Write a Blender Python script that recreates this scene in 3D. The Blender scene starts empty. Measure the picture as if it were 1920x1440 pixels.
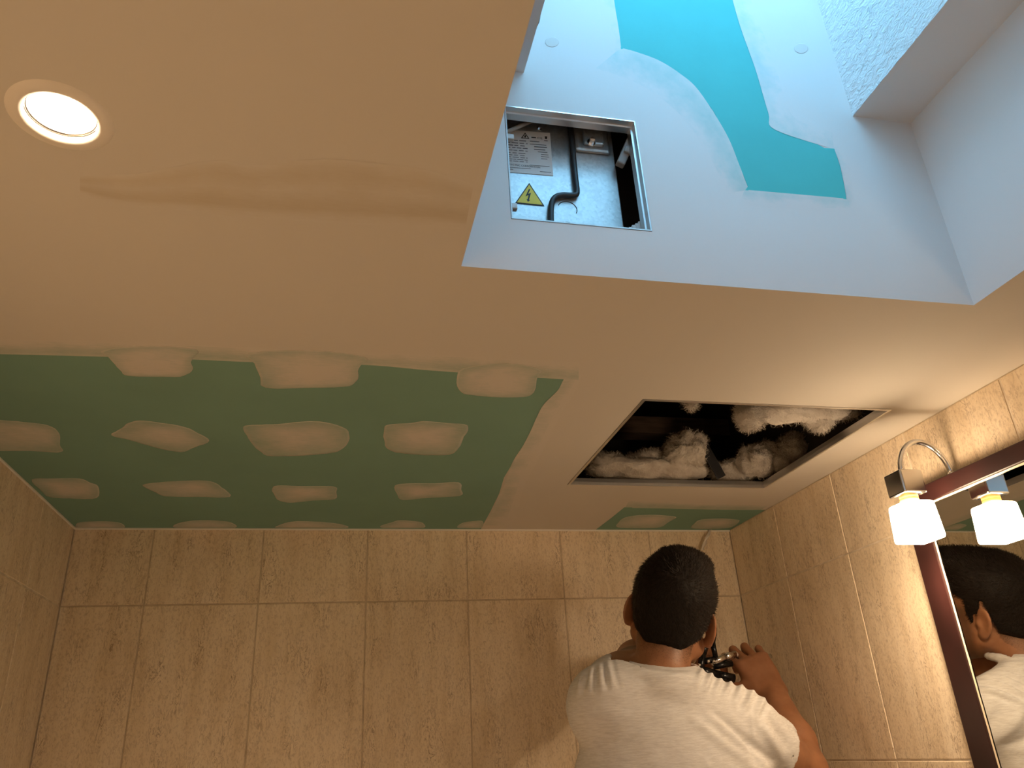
import bpy, bmesh, math, random
import numpy as np
from mathutils import Vector, Matrix, noise as mnoise
random.seed(4); RNG = np.random.default_rng(4)
SC = bpy.context.scene
COL = SC.collection

# ------------------------------------------------------------------ camera
F_PX = 1467.64
CZ = 1.56                      # camera height above the floor
S = 0.5212                     # metres per calibration unit (25 x 40 cm tiles)
# world axes expressed in camera space (columns)
R_CW = np.array([[0.97601879, -0.21133279, -0.05220901],
                 [-0.04322289, -0.42319883, 0.90500527],
                 [-0.21335208, -0.88104552, -0.42218442]])
u_, s_, v_ = np.linalg.svd(R_CW); R_CW = u_ @ v_
cam_data = bpy.data.cameras.new('camera'); cam = bpy.data.objects.new('camera', cam_data); COL.objects.link(cam)
cam_data.sensor_fit = 'HORIZONTAL'; cam_data.sensor_width = 36.0; cam_data.lens = F_PX / 1920 * 36.0
cam_data.clip_start = 0.01
M = Matrix([list(R_CW.T[i]) for i in range(3)]).to_4x4(); M.translation = (0, 0, CZ)
cam.matrix_world = M
SC.camera = cam

# ------------------------------------------------------------------ sky and exposure
world = bpy.data.worlds.new('sky'); SC.world = world; world.use_nodes = True
bg = world.node_tree.nodes['Background']
bg.inputs[0].default_value = (0.29, 0.66, 1.0, 1); bg.inputs[1].default_value = 6.9
cy = SC.cycles; cy.use_adaptive_sampling = True; cy.adaptive_threshold = 0.035; cy.max_bounces = 6; cy.diffuse_bounces = 4; cy.glossy_bounces = 4; cy.transmission_bounces = 2; cy.caustics_reflective = False; cy.caustics_refractive = False
SC.view_settings.view_transform = 'Standard'; SC.view_settings.look = 'None'
SC.view_settings.exposure = 0.0; SC.view_settings.gamma = 1.0; SC.view_settings.use_curve_mapping = False
LAMP_COL = (1.0, 0.73, 0.46); DOWN_COL = (1.0, 0.76, 0.52)
LAMP_STRENGTH = 50.0; GLOW_DISC_STRENGTH = 640.0; DOWN_STRENGTH = 60.0; SPOT_POWER = 78.0

# ------------------------------------------------------------------ geometry of the photograph
def ray(p): return R_CW.T @ np.array([(p[0]-960)/F_PX, -(p[1]-720)/F_PX, -1.0])
O = np.array([0, 0, CZ])
def A(px, py, y): v = ray((px, py)); return v*y/v[1] + O          # point on plane y
def on_z(p, z): v = ray(p); return v*(z-CZ)/v[2] + O
def on_x(p, x): v = ray(p); return v*x/v[0] + O
HC = CZ + S                    # ceiling height
XL, XR, YB, YF = -1.1375*S, 2.0642*S, 3.7782*S, -0.75
SKX0, SKX1, SKY1, SKY0 = 0.2555*S, 1.627*S, 1.4795*S, 0.30*S     # skylight opening
SHX0, SHX1, SHZ, SKTOP = 0.4397*S, 1.4325*S, CZ+1.629*S, CZ+2.6*S
HX0, HX1, HY0, HY1 = 0.953*S, 1.8737*S, 2.1545*S, 3.049*S        # ceiling hatch
PX0, PX1, PZ0, PZ1 = 0.3795*S, 0.7385*S, CZ+1.1455*S, CZ+1.505*S  # panel opening in the shaft wall

# ------------------------------------------------------------------ materials
MAT = {}
def mat(name, col, rough=0.6, metal=0.0, spec=0.5, emit=None, estr=0.0):
    m = bpy.data.materials.new(name); m.use_nodes = True
    b = m.node_tree.nodes['Principled BSDF']
    b.inputs['Base Color'].default_value = (*col, 1); b.inputs['Roughness'].default_value = rough
    b.inputs['Metallic'].default_value = metal; b.inputs['Specular IOR Level'].default_value = spec
    if emit:
        b.inputs['Emission Color'].default_value = (*emit, 1); b.inputs['Emission Strength'].default_value = estr
    MAT[name] = m; return m
class NT:
    def __init__(s, m): s.t = m.node_tree; s.b = s.t.nodes['Principled BSDF']
    def n(s, typ, **kw):
        nd = s.t.nodes.new(typ)
        for k, v in kw.items():
            if k in nd.inputs.keys(): nd.inputs[k].default_value = v
            else: setattr(nd, k, v)
        return nd
    def l(s, a, b): s.t.links.new(a, b)
    def coord(s, scale=(1, 1, 1), rand=False):
        tc = s.n('ShaderNodeTexCoord'); mp = s.n('ShaderNodeMapping'); mp.inputs['Scale'].default_value = scale
        if rand:
            oi = s.n('ShaderNodeObjectInfo'); mu = s.n('ShaderNodeVectorMath', operation='MULTIPLY_ADD')
            s.l(oi.outputs['Random'], mu.inputs[0]); mu.inputs[1].default_value = (7.3, 3.1, 5.7)
            s.l(tc.outputs['Object'], mu.inputs[2]); s.l(mu.outputs[0], mp.inputs['Vector'])
        else: s.l(tc.outputs['Object'], mp.inputs['Vector'])
        return mp.outputs[0]
    def noise(s, co, scale, detail=4, rough=0.55, dist=0.0):
        nd = s.n('ShaderNodeTexNoise'); nd.inputs['Scale'].default_value = scale; nd.inputs['Detail'].default_value = detail
        nd.inputs['Roughness'].default_value = rough; nd.inputs['Distortion'].default_value = dist
        s.l(co, nd.inputs['Vector']); return nd.outputs['Fac']
    def ramp(s, fac, stops):
        r = s.n('ShaderNodeValToRGB'); e = r.color_ramp.elements
        while len(e) < len(stops): e.new(0.5)
        for el, (p, c) in zip(e, stops): el.position = p; el.color = (*c, 1) if len(c) == 3 else c
        s.l(fac, r.inputs[0]); return r.outputs[0]
    def mix(s, fac, a, b, mode='MIX'):
        m = s.n('ShaderNodeMix', data_type='RGBA', blend_type=mode)
        for sock, v in ((m.inputs[0], fac), (m.inputs[6], a), (m.inputs[7], b)):
            if hasattr(v, 'is_output') or isinstance(v, bpy.types.NodeSocket): s.l(v, sock)
            elif isinstance(v, (int, float)): sock.default_value = v
            else: sock.default_value = (*v, 1)
        return m.outputs[2]
    def math(s, op, a, b=0.0, clamp=False):
        m = s.n('ShaderNodeMath', operation=op, use_clamp=clamp)
        for i, v in enumerate((a, b)):
            if isinstance(v, bpy.types.NodeSocket): s.l(v, m.inputs[i])
            else: m.inputs[i].default_value = v
        return m.outputs[0]
    def bump(s, h, strength=0.3, dist=0.002):
        b = s.n('ShaderNodeBump'); b.inputs['Strength'].default_value = strength; b.inputs['Distance'].default_value = dist
        s.l(h, b.inputs['Height']); s.l(b.outputs[0], s.b.inputs['Normal'])
    def color(s, c): s.l(c, s.b.inputs['Base Color'])
g1 = lambda v: (v, v, v)

PLASTER = (0.66, 0.62, 0.555); GREEN = (0.205, 0.365, 0.29)
t = NT(mat('ceiling_plaster', PLASTER, 0.75, spec=0.25))
c = t.coord(); a = t.noise(c, 3.0, 5); b_ = t.noise(t.coord((14, 60, 14)), 1.0, 5)
t.color(t.mix(t.math('MULTIPLY', a, 0.25), PLASTER, (0.60, 0.55, 0.475))); t.bump(b_, 0.12, 0.002)
t = NT(mat('shaft_plaster', (0.80, 0.78, 0.76), 0.75, spec=0.25))
a = t.noise(t.coord(), 5.0, 5); t.color(t.mix(t.math('MULTIPLY', a, 0.3), (0.74, 0.73, 0.72), (0.64, 0.62, 0.60))); t.bump(t.noise(t.coord((40, 40, 12)), 1.0, 5), 0.15, 0.002)
t = NT(mat('rough_plaster', (0.76, 0.76, 0.76), 0.85, spec=0.2))
h = t.noise(t.coord((1, 1.0, 1.6)), 70.0, 4, 0.6, 1.2); t.bump(h, 1.0, 0.006)
def skim_material(name, plaster, green=GREEN):
    t = NT(mat(name, plaster, 0.75, spec=0.25))
    at = t.n('ShaderNodeAttribute', attribute_name='skim')
    n1 = t.noise(t.coord(), 17.0, 5, 0.6); n2 = t.noise(t.coord((60, 260, 60)), 1.0, 4, 0.6)
    v = t.math('ADD', at.outputs['Fac'], t.math('MULTIPLY', t.math('SUBTRACT', n1, 0.5), 0.75))
    v = t.math('ADD', v, t.math('MULTIPLY', t.math('SUBTRACT', n2, 0.5), 0.42))
    one = t.math('GREATER_THAN', at.outputs['Fac'], 0.985)
    v = t.math('MAXIMUM', v, one, clamp=True)
    zero = t.math('LESS_THAN', at.outputs['Fac'], 0.015); v = t.math('MULTIPLY', v, t.math('SUBTRACT', 1.0, zero), clamp=True)
    gr = t.mix(t.noise(t.coord(), 7.0, 4), tuple(x*0.9 for x in green), tuple(x*1.1 for x in green))
    t.color(t.mix(v, gr, plaster)); t.bump(n2, 0.12, 0.001)
skim_material('ceiling_skim', PLASTER); skim_material('shaft_skim', (0.72, 0.71, 0.70), (0.085, 0.50, 0.50))
skim_material('compound_skim', PLASTER, (0.56, 0.49, 0.38)); mat('caulk', (0.86, 0.82, 0.76), 0.5)

t = NT(mat('tile', (0.6, 0.48, 0.36), 0.42, spec=0.4))
co = t.coord((1, 1, 1), True); cs = t.coord((6.0, 6.0, 1.0), True); cv = t.coord((3.2, 3.2, 1.0), True)
base = t.ramp(t.noise(cs, 5.0, 6, 0.6), [(0.3, (0.74, 0.60, 0.42)), (0.5, (0.84, 0.705, 0.525)), (0.75, (0.90, 0.775, 0.60))])
speck = t.ramp(t.noise(t.coord((2.0, 2.0, 1.0), True), 120.0, 6, 0.66, 0.8), [(0.48, g1(0)), (0.68, g1(0.5))])
vein = t.ramp(t.noise(t.coord((4.5, 4.5, 1.0), True), 17.0, 5, 0.6, 2.2), [(0.475, g1(0)), (0.497, g1(1)), (0.503, g1(1)), (0.525, g1(0))])
vmask = t.ramp(t.noise(cv, 9.0, 3, 0.5), [(0.47, g1(0)), (0.64, g1(0.8))])
cl = t.mix(speck, base, (0.36, 0.24, 0.14)); vv = t.math('MULTIPLY', vein, vmask)
cl = t.mix(vv, cl, (0.25, 0.15, 0.08)); t.color(cl)
hh = t.noise(t.coord((2.0, 2.0, 1.0), True), 120.0, 4, 0.66, 0.8); hh = t.math('SUBTRACT', 1.0, hh)
t.bump(hh, 0.32, 0.0018)
for gn, g0, g2 in (('grout_shaded', (0.46, 0.36, 0.25), (0.68, 0.56, 0.42)), ('grout_lit', (0.60, 0.50, 0.38), (0.86, 0.76, 0.62))):  # one grout: joint shade and lamp light put into its two tones
    t = NT(mat(gn, g2, 0.9)); t.color(t.ramp(t.noise(t.coord(), 30.0, 3), [(0.3, g0), (0.7, g2)]))
mat('floor_tile', (0.22, 0.18, 0.14), 0.5); mat('bounce_white', (0.82, 0.81, 0.78), 0.25); mat('plain_wall', (0.50, 0.42, 0.33), 0.6)
t = NT(mat('aluminium', (0.72, 0.71, 0.70), 0.34, 1.0)); t.bump(t.noise(t.coord((4, 200, 200)), 3.0, 2), 0.08, 0.001)
mat('chrome', (0.82, 0.83, 0.85), 0.15, 1.0); mat('mirror_silver', (0.90, 0.92, 0.90), 0.012, 1.0)
t = NT(mat('burgundy_wood', (0.075, 0.022, 0.018), 0.38, spec=0.5)); t.color(t.ramp(t.noise(t.coord((40, 3, 3)), 4.0, 4), [(0.3, (0.018, 0.006, 0.0055)), (0.7, (0.034, 0.011, 0.010))]))
mat('glass_bevel', (0.80, 0.68, 0.50), 0.25)
mat('opal_glass', (0.95, 0.93, 0.9), 0.25, emit=LAMP_COL, estr=LAMP_STRENGTH)
mat('ceramic_socket', (0.85, 0.42, 0.13), 0.35)
mat('added_disc_glow', (0.95, 0.93, 0.9), 0.3, emit=LAMP_COL, estr=GLOW_DISC_STRENGTH)
mat('lamp_lens', (0.95, 0.95, 0.9), 0.2, emit=DOWN_COL, estr=DOWN_STRENGTH)
mat('white_metal', (0.80, 0.74, 0.66), 0.45); mat('dark_metal', (0.05, 0.05, 0.055), 0.4, 0.8)
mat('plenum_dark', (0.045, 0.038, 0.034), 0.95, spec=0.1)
t = NT(mat('old_timber', (0.10, 0.06, 0.04), 0.8)); t.color(t.ramp(t.noise(t.coord((4, 30, 30)), 3.0, 5), [(0.3, (0.06, 0.037, 0.025)), (0.7, (0.15, 0.092, 0.06))]))
t = NT(mat('wool', (0.86, 0.80, 0.74), 1.0, spec=0.05)); h = t.noise(t.coord(), 90.0, 5, 0.7); t.bump(h, 0.8, 0.006)
t.color(t.ramp(t.noise(t.coord(), 20.0, 5), [(0.3, (0.42, 0.37, 0.32)), (0.65, (0.66, 0.61, 0.55))]))
t = NT(mat('galvanised', (0.58, 0.62, 0.66), 0.40, 0.75))
vo = t.n('ShaderNodeTexVoronoi'); vo.inputs['Scale'].default_value = 260.0; t.l(t.coord(), vo.inputs['Vector'])
t.color(t.mix(t.noise(t.coord(), 130.0, 4), t.ramp(vo.outputs['Color'], [(0.2, (0.40, 0.42, 0.43)), (0.8, (0.56, 0.58, 0.59))]), (0.64, 0.66, 0.66))); t.bump(vo.outputs['Distance'], 0.05, 0.001)
mat('label_paper', (0.80, 0.80, 0.79), 0.6); mat('print_black', (0.02, 0.02, 0.022), 0.6); mat('print_grey', (0.16, 0.16, 0.17), 0.6)
mat('sticker_yellow', (0.86, 0.66, 0.02), 0.45); mat('black_rubber', (0.018, 0.018, 0.02), 0.45)
mat('grey_plastic', (0.42, 0.40, 0.37), 0.5); mat('white_plastic', (0.75, 0.75, 0.74), 0.5)
mat('black_steel', (0.02, 0.02, 0.022), 0.22, 0.6)
mat('paper_tape', (0.80, 0.74, 0.66), 0.8)
# person
t = NT(mat('skin', (0.43, 0.20, 0.105), 0.48, spec=0.4)); at = t.n('ShaderNodeAttribute', attribute_name='tone')
sk = t.ramp(t.noise(t.coord(), 40.0, 4), [(0.3, (0.29, 0.128, 0.062)), (0.7, (0.37, 0.17, 0.085))])
t.color(t.mix(at.outputs['Fac'], sk, (0.045, 0.028, 0.018))); t.bump(t.noise(t.coord(), 320.0, 3), 0.12, 0.001)
t.b.inputs['Subsurface Weight'].default_value = 0.12; t.b.inputs['Subsurface Radius'].default_value = (0.012, 0.004, 0.002); t.b.inputs['Subsurface Scale'].default_value = 1.0
t = NT(mat('hair', (0.010, 0.007, 0.005), 0.6, spec=0.15)); t.bump(t.noise(t.coord((1, 1, 1)), 420.0, 3), 0.5, 0.002)
mat('hair_strand', (0.016, 0.010, 0.007), 0.55, spec=0.22)
t = NT(mat('shirt_cotton', (0.62, 0.58, 0.55), 0.9, spec=0.1))
st = t.noise(t.coord((55, 55, 420)), 1.0, 5, 0.65, 0.3); t.color(t.ramp(st, [(0.35, (0.60, 0.575, 0.555)), (0.62, (0.73, 0.71, 0.69))])); t.bump(t.noise(t.coord((200, 200, 700)), 1.0, 4), 0.25, 0.001)
mat('trousers', (0.05, 0.055, 0.07), 0.9); mat('shoe', (0.04, 0.035, 0.03), 0.7); mat('eye_white', (0.75, 0.72, 0.68), 0.2)

# ------------------------------------------------------------------ mesh helpers
def link(name, me, m=None, parent=None):
    o = bpy.data.objects.new(name, me); COL.objects.link(o)
    if m and me: me.materials.append(MAT[m])
    if parent: o.parent = parent
    return o
def pymesh(name, V, Fc, m=None, parent=None, smooth=False):
    me = bpy.data.meshes.new(name); me.from_pydata([tuple(map(float, v)) for v in V], [], [tuple(int(i) for i in f) for f in Fc]); me.update()
    if smooth: me.shade_smooth()
    return link(name, me, m, parent)
def bobj(name, bm, m, parent=None, smooth=False):
    me = bpy.data.meshes.new(name); bm.to_mesh(me); bm.free()
    if smooth: me.shade_smooth()
    return link(name, me, m, parent)
def bbox_bm(x0, x1, y0, y1, z0, z1, bev=0.0, bm=None, seg=2):
    b = bmesh.new(); bmesh.ops.create_cube(b, size=1.0)
    for v in b.verts: v.co = ((x0+x1)/2+v.co.x*(x1-x0), (y0+y1)/2+v.co.y*(y1-y0), (z0+z1)/2+v.co.z*(z1-z0))
    if bev: bmesh.ops.bevel(b, geom=list(b.edges), offset=bev, segments=seg, affect='EDGES', profile=0.5)
    if bm is not None:
        me = bpy.data.meshes.new('tmp'); b.to_mesh(me); b.free(); bm.from_mesh(me); bpy.data.meshes.remove(me); return bm
    return b
def box(name, x0, x1, y0, y1, z0, z1, m, parent=None, bev=0.0): return bobj(name, bbox_bm(x0, x1, y0, y1, z0, z1, bev), m, parent)
def tube(name, pts, r, m, parent=None, n=12, closed=True, flat=None):
    pts = [Vector(p) for p in pts]; V = []; Fc = []
    rs = r if hasattr(r, '__len__') else [r]*len(pts)
    up = None
    for i, p in enumerate(pts):
        d = (pts[min(i+1, len(pts)-1)] - pts[max(i-1, 0)]).normalized()
        if up is None: up = d.orthogonal().normalized()
        up = (up - d*up.dot(d)).normalized(); sd = d.cross(up)
        for k in range(n):
            a = 2*math.pi*k/n; V.append(p + up*math.cos(a)*rs[i] + sd*math.sin(a)*rs[i])
    for i in range(len(pts)-1):
        for k in range(n): Fc.append((i*n+k, i*n+(k+1) % n, (i+1)*n+(k+1) % n, (i+1)*n+k))
    if closed: Fc.append(tuple(range(n-1, -1, -1))); Fc.append(tuple(range((len(pts)-1)*n, len(pts)*n)))
    return pymesh(name, V, Fc, m, parent, True)
def catmull(P, k=6, closed=False):
    P = [np.array(p, float) for p in P]; n = len(P); out = []
    for i in range(n if closed else n-1):
        p0, p1, p2, p3 = (P[(i-1) % n], P[i], P[(i+1) % n], P[(i+2) % n]) if closed else (P[max(i-1, 0)], P[i], P[i+1], P[min(i+2, n-1)])
        for j in range(k):
            s = j/k; out.append(0.5*((2*p1)+(-p0+p2)*s+(2*p0-5*p1+4*p2-p3)*s*s+(-p0+3*p1-3*p2+p3)*s**3))
    if not closed: out.append(P[-1])
    return out
def lathe(name, prof, m, parent=None, n=48, loc=(0, 0, 0)):
    V = []; Fc = []
    for r, z in prof:
        for k in range(n): a = 2*math.pi*k/n; V.append((r*math.cos(a), r*math.sin(a), z))
    for i in range(len(prof)-1):
        for k in range(n): Fc.append((i*n+k, i*n+(k+1) % n, (i+1)*n+(k+1) % n, (i+1)*n+k))
    o = pymesh(name, V, Fc, m, parent, True); o.location = loc; return o
def empty(name, loc, label, cat, group=None):
    o = bpy.data.objects.new(name, None); COL.objects.link(o); o.location = loc; o.empty_display_size = 0.05
    o['label'] = label; o['category'] = cat
    if group: o['group'] = group
    return o
def tag(o, label, cat, group=None):
    o['label'] = label; o['category'] = cat
    if group: o['group'] = group
    return o
def struct(o, label, cat): o['kind'] = 'structure'; o['label'] = label; o['category'] = cat; return o
def keep(o, parent):          # parent without moving
    o.parent = parent; o.matrix_parent_inverse = Matrix.Translation(parent.location).inverted(); return o
def inner_mesh(o, parent): return keep(o, parent)

# ------------------------------------------------------------------ room shell
T = 0.06
floor = struct(box('floor', XL-T, XR+T, YF-T, YB+T, -0.08, 0.0, 'floor_tile'), 'brown tiled bathroom floor', 'floor')
struct(box('floor_shower_base', XL+0.002, XR-0.002, 1.05, YB-0.002, 0.0, 0.12, 'bounce_white', None, 0.012), 'unseen raised shower base along the back wall, made white to bounce light', 'floor')  # unseen base, made white to bounce lamp light onto the far ceiling
def wall_tiles(parent, axis, us, zs, plane, sign, gap=0.0030):
    """tiles between consecutive joint coordinates; axis 'x' runs along x (back wall) else along y"""
    cache = {}
    for i in range(len(us)-1):
        for j in range(len(zs)-1):
            w = us[i+1]-us[i]-gap; hgt = zs[j+1]-zs[j]-gap
            key = (round(w, 3), round(hgt, 3))
            if key not in cache:
                b = bbox_bm(-w/2, w/2, 0, 0.0014, -hgt/2, hgt/2)
                ed = [e for e in b.edges if all(abs(v.co.y) < 1e-6 for v in e.verts)]
                bmesh.ops.bevel(b, geom=ed, offset=0.0012, segments=1, affect='EDGES')
                me = bpy.data.meshes.new('tile'); b.to_mesh(me); b.free(); me.materials.append(MAT['tile']); cache[key] = me
            o = bpy.data.objects.new('tile', cache[key]); COL.objects.link(o); o.parent = parent
            uc = (us[i]+us[i+1])/2; zc = (zs[j]+zs[j+1])/2; jit = random.uniform(-0.0003, 0.0003)
            if axis == 'x': o.location = (uc, plane+jit, zc)
            elif sign > 0: o.location = (plane+jit, uc, zc); o.rotation_euler = (0, 0, -math.pi/2)
            else: o.location = (plane-jit, uc, zc); o.rotation_euler = (0, 0, math.pi/2)
ZJ = [CZ-3.180*S+0.12*0, CZ-2.413*S, CZ-1.646*S, CZ-0.879*S, CZ-0.1115*S, CZ+0.6565*S, HC]
ZJ = [z for z in ZJ if z > 0.05]; ZB = [0.12] + [z for z in ZJ if z > 0.2]
wall_back = struct(box('wall_back', XL-T, XR+T, YB+0.0013, YB+T, 0, HC+0.02, 'grout_shaded'), 'back wall clad in beige stone-look tiles', 'wall')
wall_tiles(wall_back, 'x', [XL] + [(-0.803+0.4805*k)*S for k in range(6)] + [XR], ZB, YB, 1)
wall_right = struct(box('wall_right', XR+0.0013, XR+T, YF-T, YB, 0, HC+0.02, 'grout_lit'), 'right wall of beige stone-look tiles behind the mirror', 'wall')
wall_tiles(wall_right, 'y', [(3.3130-0.4775*k)*S for k in range(9)][::-1] + [YB], ZB, XR, 1)
wall_left = struct(box('wall_left', XL-T, XL-0.0013, YF-T, YB, 0, HC+0.02, 'grout_lit'), 'left wall of beige stone-look tiles', 'wall')
wall_tiles(wall_left, 'y', [(3.3500-0.4775*k)*S for k in range(9)][::-1] + [YB], ZB, XL, -1)
struct(box('wall_front', XL-T, XR+T, YF-T, YF, 0, HC+0.02, 'plain_wall'), 'beige wall behind the camera', 'wall')

# ceiling slab with openings: skylight, hatch, downlight
DLC = on_z((114, 219), HC); DLR = 0.0285; DLS = 0.06
CT = 0.0125
DLS_LIST = [DLC, DLC-np.array([0, 0.85, 0])]
def ceiling_mesh():
    bm = bmesh.new()
    xs = {XL-0.01, SKX0, HX0, SKX1, HX1, XR+0.01}; ys = {YF-0.01, SKY0, SKY1, HY0, HY1, YB+0.01}
    for q in DLS_LIST: xs |= {q[0]-DLS, q[0]+DLS}; ys |= {q[1]-DLS, q[1]+DLS}
    xs = sorted(xs); ys = sorted(ys)
    def hole(x, y): return (SKX0 < x < SKX1 and SKY0 < y < SKY1) or (HX0 < x < HX1 and HY0 < y < HY1) or any(abs(x-q[0]) < DLS and abs(y-q[1]) < DLS for q in DLS_LIST)
    vs = {}
    def v(x, y, z):
        k = (round(x, 5), round(y, 5), round(z, 5))
        if k not in vs: vs[k] = bm.verts.new((x, y, z))
        return vs[k]
    for i in range(len(xs)-1):
        for j in range(len(ys)-1):
            if hole((xs[i]+xs[i+1])/2, (ys[j]+ys[j+1])/2): continue
            q = [(xs[i], ys[j]), (xs[i+1], ys[j]), (xs[i+1], ys[j+1]), (xs[i], ys[j+1])]
            bm.faces.new([v(x, y, HC) for x, y in q][::-1]); bm.faces.new([v(x, y, HC+CT) for x, y in q])
            for a in range(4):
                (xa, ya), (xb, yb) = q[a], q[(a+1) % 4]
                nx, ny = (xa+xb)/2+(yb-ya)*0.001/max(abs(yb-ya), abs(xb-xa)), (ya+yb)/2-(xb-xa)*0.001/max(abs(yb-ya), abs(xb-xa))
                if HX0 < nx < HX1 and HY0 < ny < HY1: bm.faces.new([v(xa, ya, HC), v(xb, yb, HC), v(xb, yb, HC+CT), v(xa, ya, HC+CT)])
    n = 48
    for dc in DLS_LIST:
        sq = []; ci = []
        for k in range(n):
            a = 2*math.pi*(k+0.0)/n+math.pi/4; cx, sy = math.cos(a), math.sin(a); m_ = max(abs(cx), abs(sy))
            sq.append(v(dc[0]+DLS*cx/m_, dc[1]+DLS*sy/m_, HC)); ci.append(v(dc[0]+DLR*1.05*cx, dc[1]+DLR*1.05*sy, HC))
        for k in range(n): bm.faces.new([sq[(k+1) % n], sq[k], ci[k], ci[(k+1) % n]])
    bmesh.ops.remove_doubles(bm, verts=bm.verts, dist=1e-5)
    return bm
ceiling = struct(bobj('ceiling', ceiling_mesh(), 'ceiling_plaster'), 'plastered bathroom ceiling with skylight shaft, hatch and downlight', 'ceiling')
# dark space over the ceiling hatch
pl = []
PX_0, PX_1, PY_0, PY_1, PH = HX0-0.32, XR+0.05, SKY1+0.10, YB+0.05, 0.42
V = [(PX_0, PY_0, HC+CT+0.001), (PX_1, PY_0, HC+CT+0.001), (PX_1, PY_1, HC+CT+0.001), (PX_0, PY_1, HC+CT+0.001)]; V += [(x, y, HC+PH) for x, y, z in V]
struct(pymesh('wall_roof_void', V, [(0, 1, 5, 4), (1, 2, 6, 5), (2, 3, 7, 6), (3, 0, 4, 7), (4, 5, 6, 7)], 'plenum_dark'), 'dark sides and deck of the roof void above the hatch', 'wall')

# skylight shaft
def quads(name, Q, m, label):
    V = []; Fc = []
    for q in Q: Fc.append(tuple(range(len(V), len(V)+len(q)))); V += q
    bm = bmesh.new(); vv = [bm.verts.new(p) for p in V]
    for f in Fc: bm.faces.new([vv[i] for i in f])
    bmesh.ops.remove_doubles(bm, verts=bm.verts, dist=1e-6)
    return struct(bobj(name, bm, m), label, 'wall')
y = SKY1; zt = SKTOP; Q = []
xs = [SKX0, PX0, PX1, SKX1]; zs = [HC, PZ0, PZ1, SHZ]
for i in range(3):
    for j in range(3):
        if i == 1 and j == 1: continue
        Q.append([(xs[i], y, zs[j]), (xs[i+1], y, zs[j]), (xs[i+1], y, zs[j+1]), (xs[i], y, zs[j+1])])
Q.append([(SHX0, y, SHZ), (SHX1, y, SHZ), (SHX1, y, zt), (SHX0, y, zt)])
PT = 0.0125
Q += [[(PX0, y, PZ0), (PX0, y+PT, PZ0), (PX0, y+PT, PZ1), (PX0, y, PZ1)], [(PX1, y, PZ0), (PX1, y, PZ1), (PX1, y+PT, PZ1), (PX1, y+PT, PZ0)],
      [(PX0, y, PZ0), (PX1, y, PZ0), (PX1, y+PT, PZ0), (PX0, y+PT, PZ0)], [(PX0, y, PZ1), (PX0, y+PT, PZ1), (PX1, y+PT, PZ1), (PX1, y, PZ1)]]
wall_shaft_back = quads('wall_skylight_back', Q, 'shaft_plaster', 'white plastered back wall of the skylight shaft')
quads('wall_skylight_right', [[(SKX1, SKY0, HC), (SKX1, SKY1, HC), (SKX1, SKY1, SHZ), (SKX1, SKY0, SHZ)], [(SHX1, SKY0, SHZ), (SHX1, SKY1, SHZ), (SKX1, SKY1, SHZ), (SKX1, SKY0, SHZ)]], 'shaft_plaster', 'smooth lower right wall and ledge underside of the skylight shaft')
def bumpy_wall(name, x, y0, y1, z0, z1, amp, label, flip):
    ny, nz = 110, 150; V = []; Fc = []
    for j in range(nz+1):
        for i in range(ny+1):
            yy = y0+(y1-y0)*i/ny; zz = z0+(z1-z0)*j/nz
            e = min(1.0, i/2, (ny-i)/2, 1.0)
            d = amp*(mnoise.noise((yy*60, zz*60, 1.0))+0.6*mnoise.noise((yy*130, zz*130, 4.0)))*e
            if j == 0: zz -= 0.0 ; d += amp*1.2*mnoise.noise((yy*40, 0, 9))
            V.append((x+d, yy, zz))
    for j in range(nz):
        for i in range(ny):
            a = j*(ny+1)+i; f = (a, a+1, a+ny+2, a+ny+1); Fc.append(f[::-1] if flip else f)
    return struct(pymesh(name, V, Fc, 'rough_plaster', None, True), label, 'wall')
bumpy_wall('wall_skylight_upper_right', SHX1, SKY0, SKY1, SHZ, SKTOP, 0.0011, 'rough textured white render on the upper right of the skylight shaft', True)
bumpy_wall('wall_skylight_upper_left', SHX0, SKY0, SKY1, SHZ, SKTOP, 0.0011, 'rough textured white render on the upper left of the skylight shaft', False)
quads('wall_skylight_left', [[(SKX0, SKY0, HC), (SKX0, SKY1, HC), (SKX0, SKY1, SHZ), (SKX0, SKY0, SHZ)], [(SHX0, SKY0, SHZ), (SHX0, SKY1, SHZ), (SKX0, SKY1, SHZ), (SKX0, SKY0, SHZ)]], 'shaft_plaster', 'smooth lower left wall and ledge underside of the skylight shaft')
quads('wall_skylight_front', [[(SKX0, SKY0, HC), (SKX1, SKY0, HC), (SKX1, SKY0, SHZ), (SKX0, SKY0, SHZ)], [(SHX0, SKY0, SHZ), (SHX1, SKY0, SHZ), (SHX1, SKY0, SKTOP), (SHX0, SKY0, SKTOP)]], 'shaft_plaster', 'near wall of the skylight shaft above the camera')
# unseen lids added to keep daylight out of the voids around the shaft
struct(bobj('wall_lid_top', bbox_bm(XL-T, SHX0, YF-T, YB+T, SKTOP-0.03, SKTOP, bm=bbox_bm(SHX1, XR+T, YF-T, YB+T, SKTOP-0.03, SKTOP, bm=bbox_bm(SHX0, SHX1, SKY1, YB+T, SKTOP-0.03, SKTOP, bm=bbox_bm(SHX0, SHX1, YF-T, SKY0, SKTOP-0.03, SKTOP)))), 'plenum_dark'), 'unseen lid around the skylight that keeps daylight out', 'wall')
for nm, a in (('wall_lid_left', (XL-T, XL, YF-T, YB+T)), ('wall_lid_right', (XR, XR+T, YF-T, YB+T)), ('wall_lid_back', (XL, XR, YB+0.06, YB+T+0.06)), ('wall_lid_front', (XL, XR, YF-T, YF))):
    struct(box(nm, a[0], a[1], a[2], a[3], HC+0.02, SKTOP-0.03, 'plenum_dark'), 'unseen dark side panel keeping daylight out of the voids', 'wall')
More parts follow.
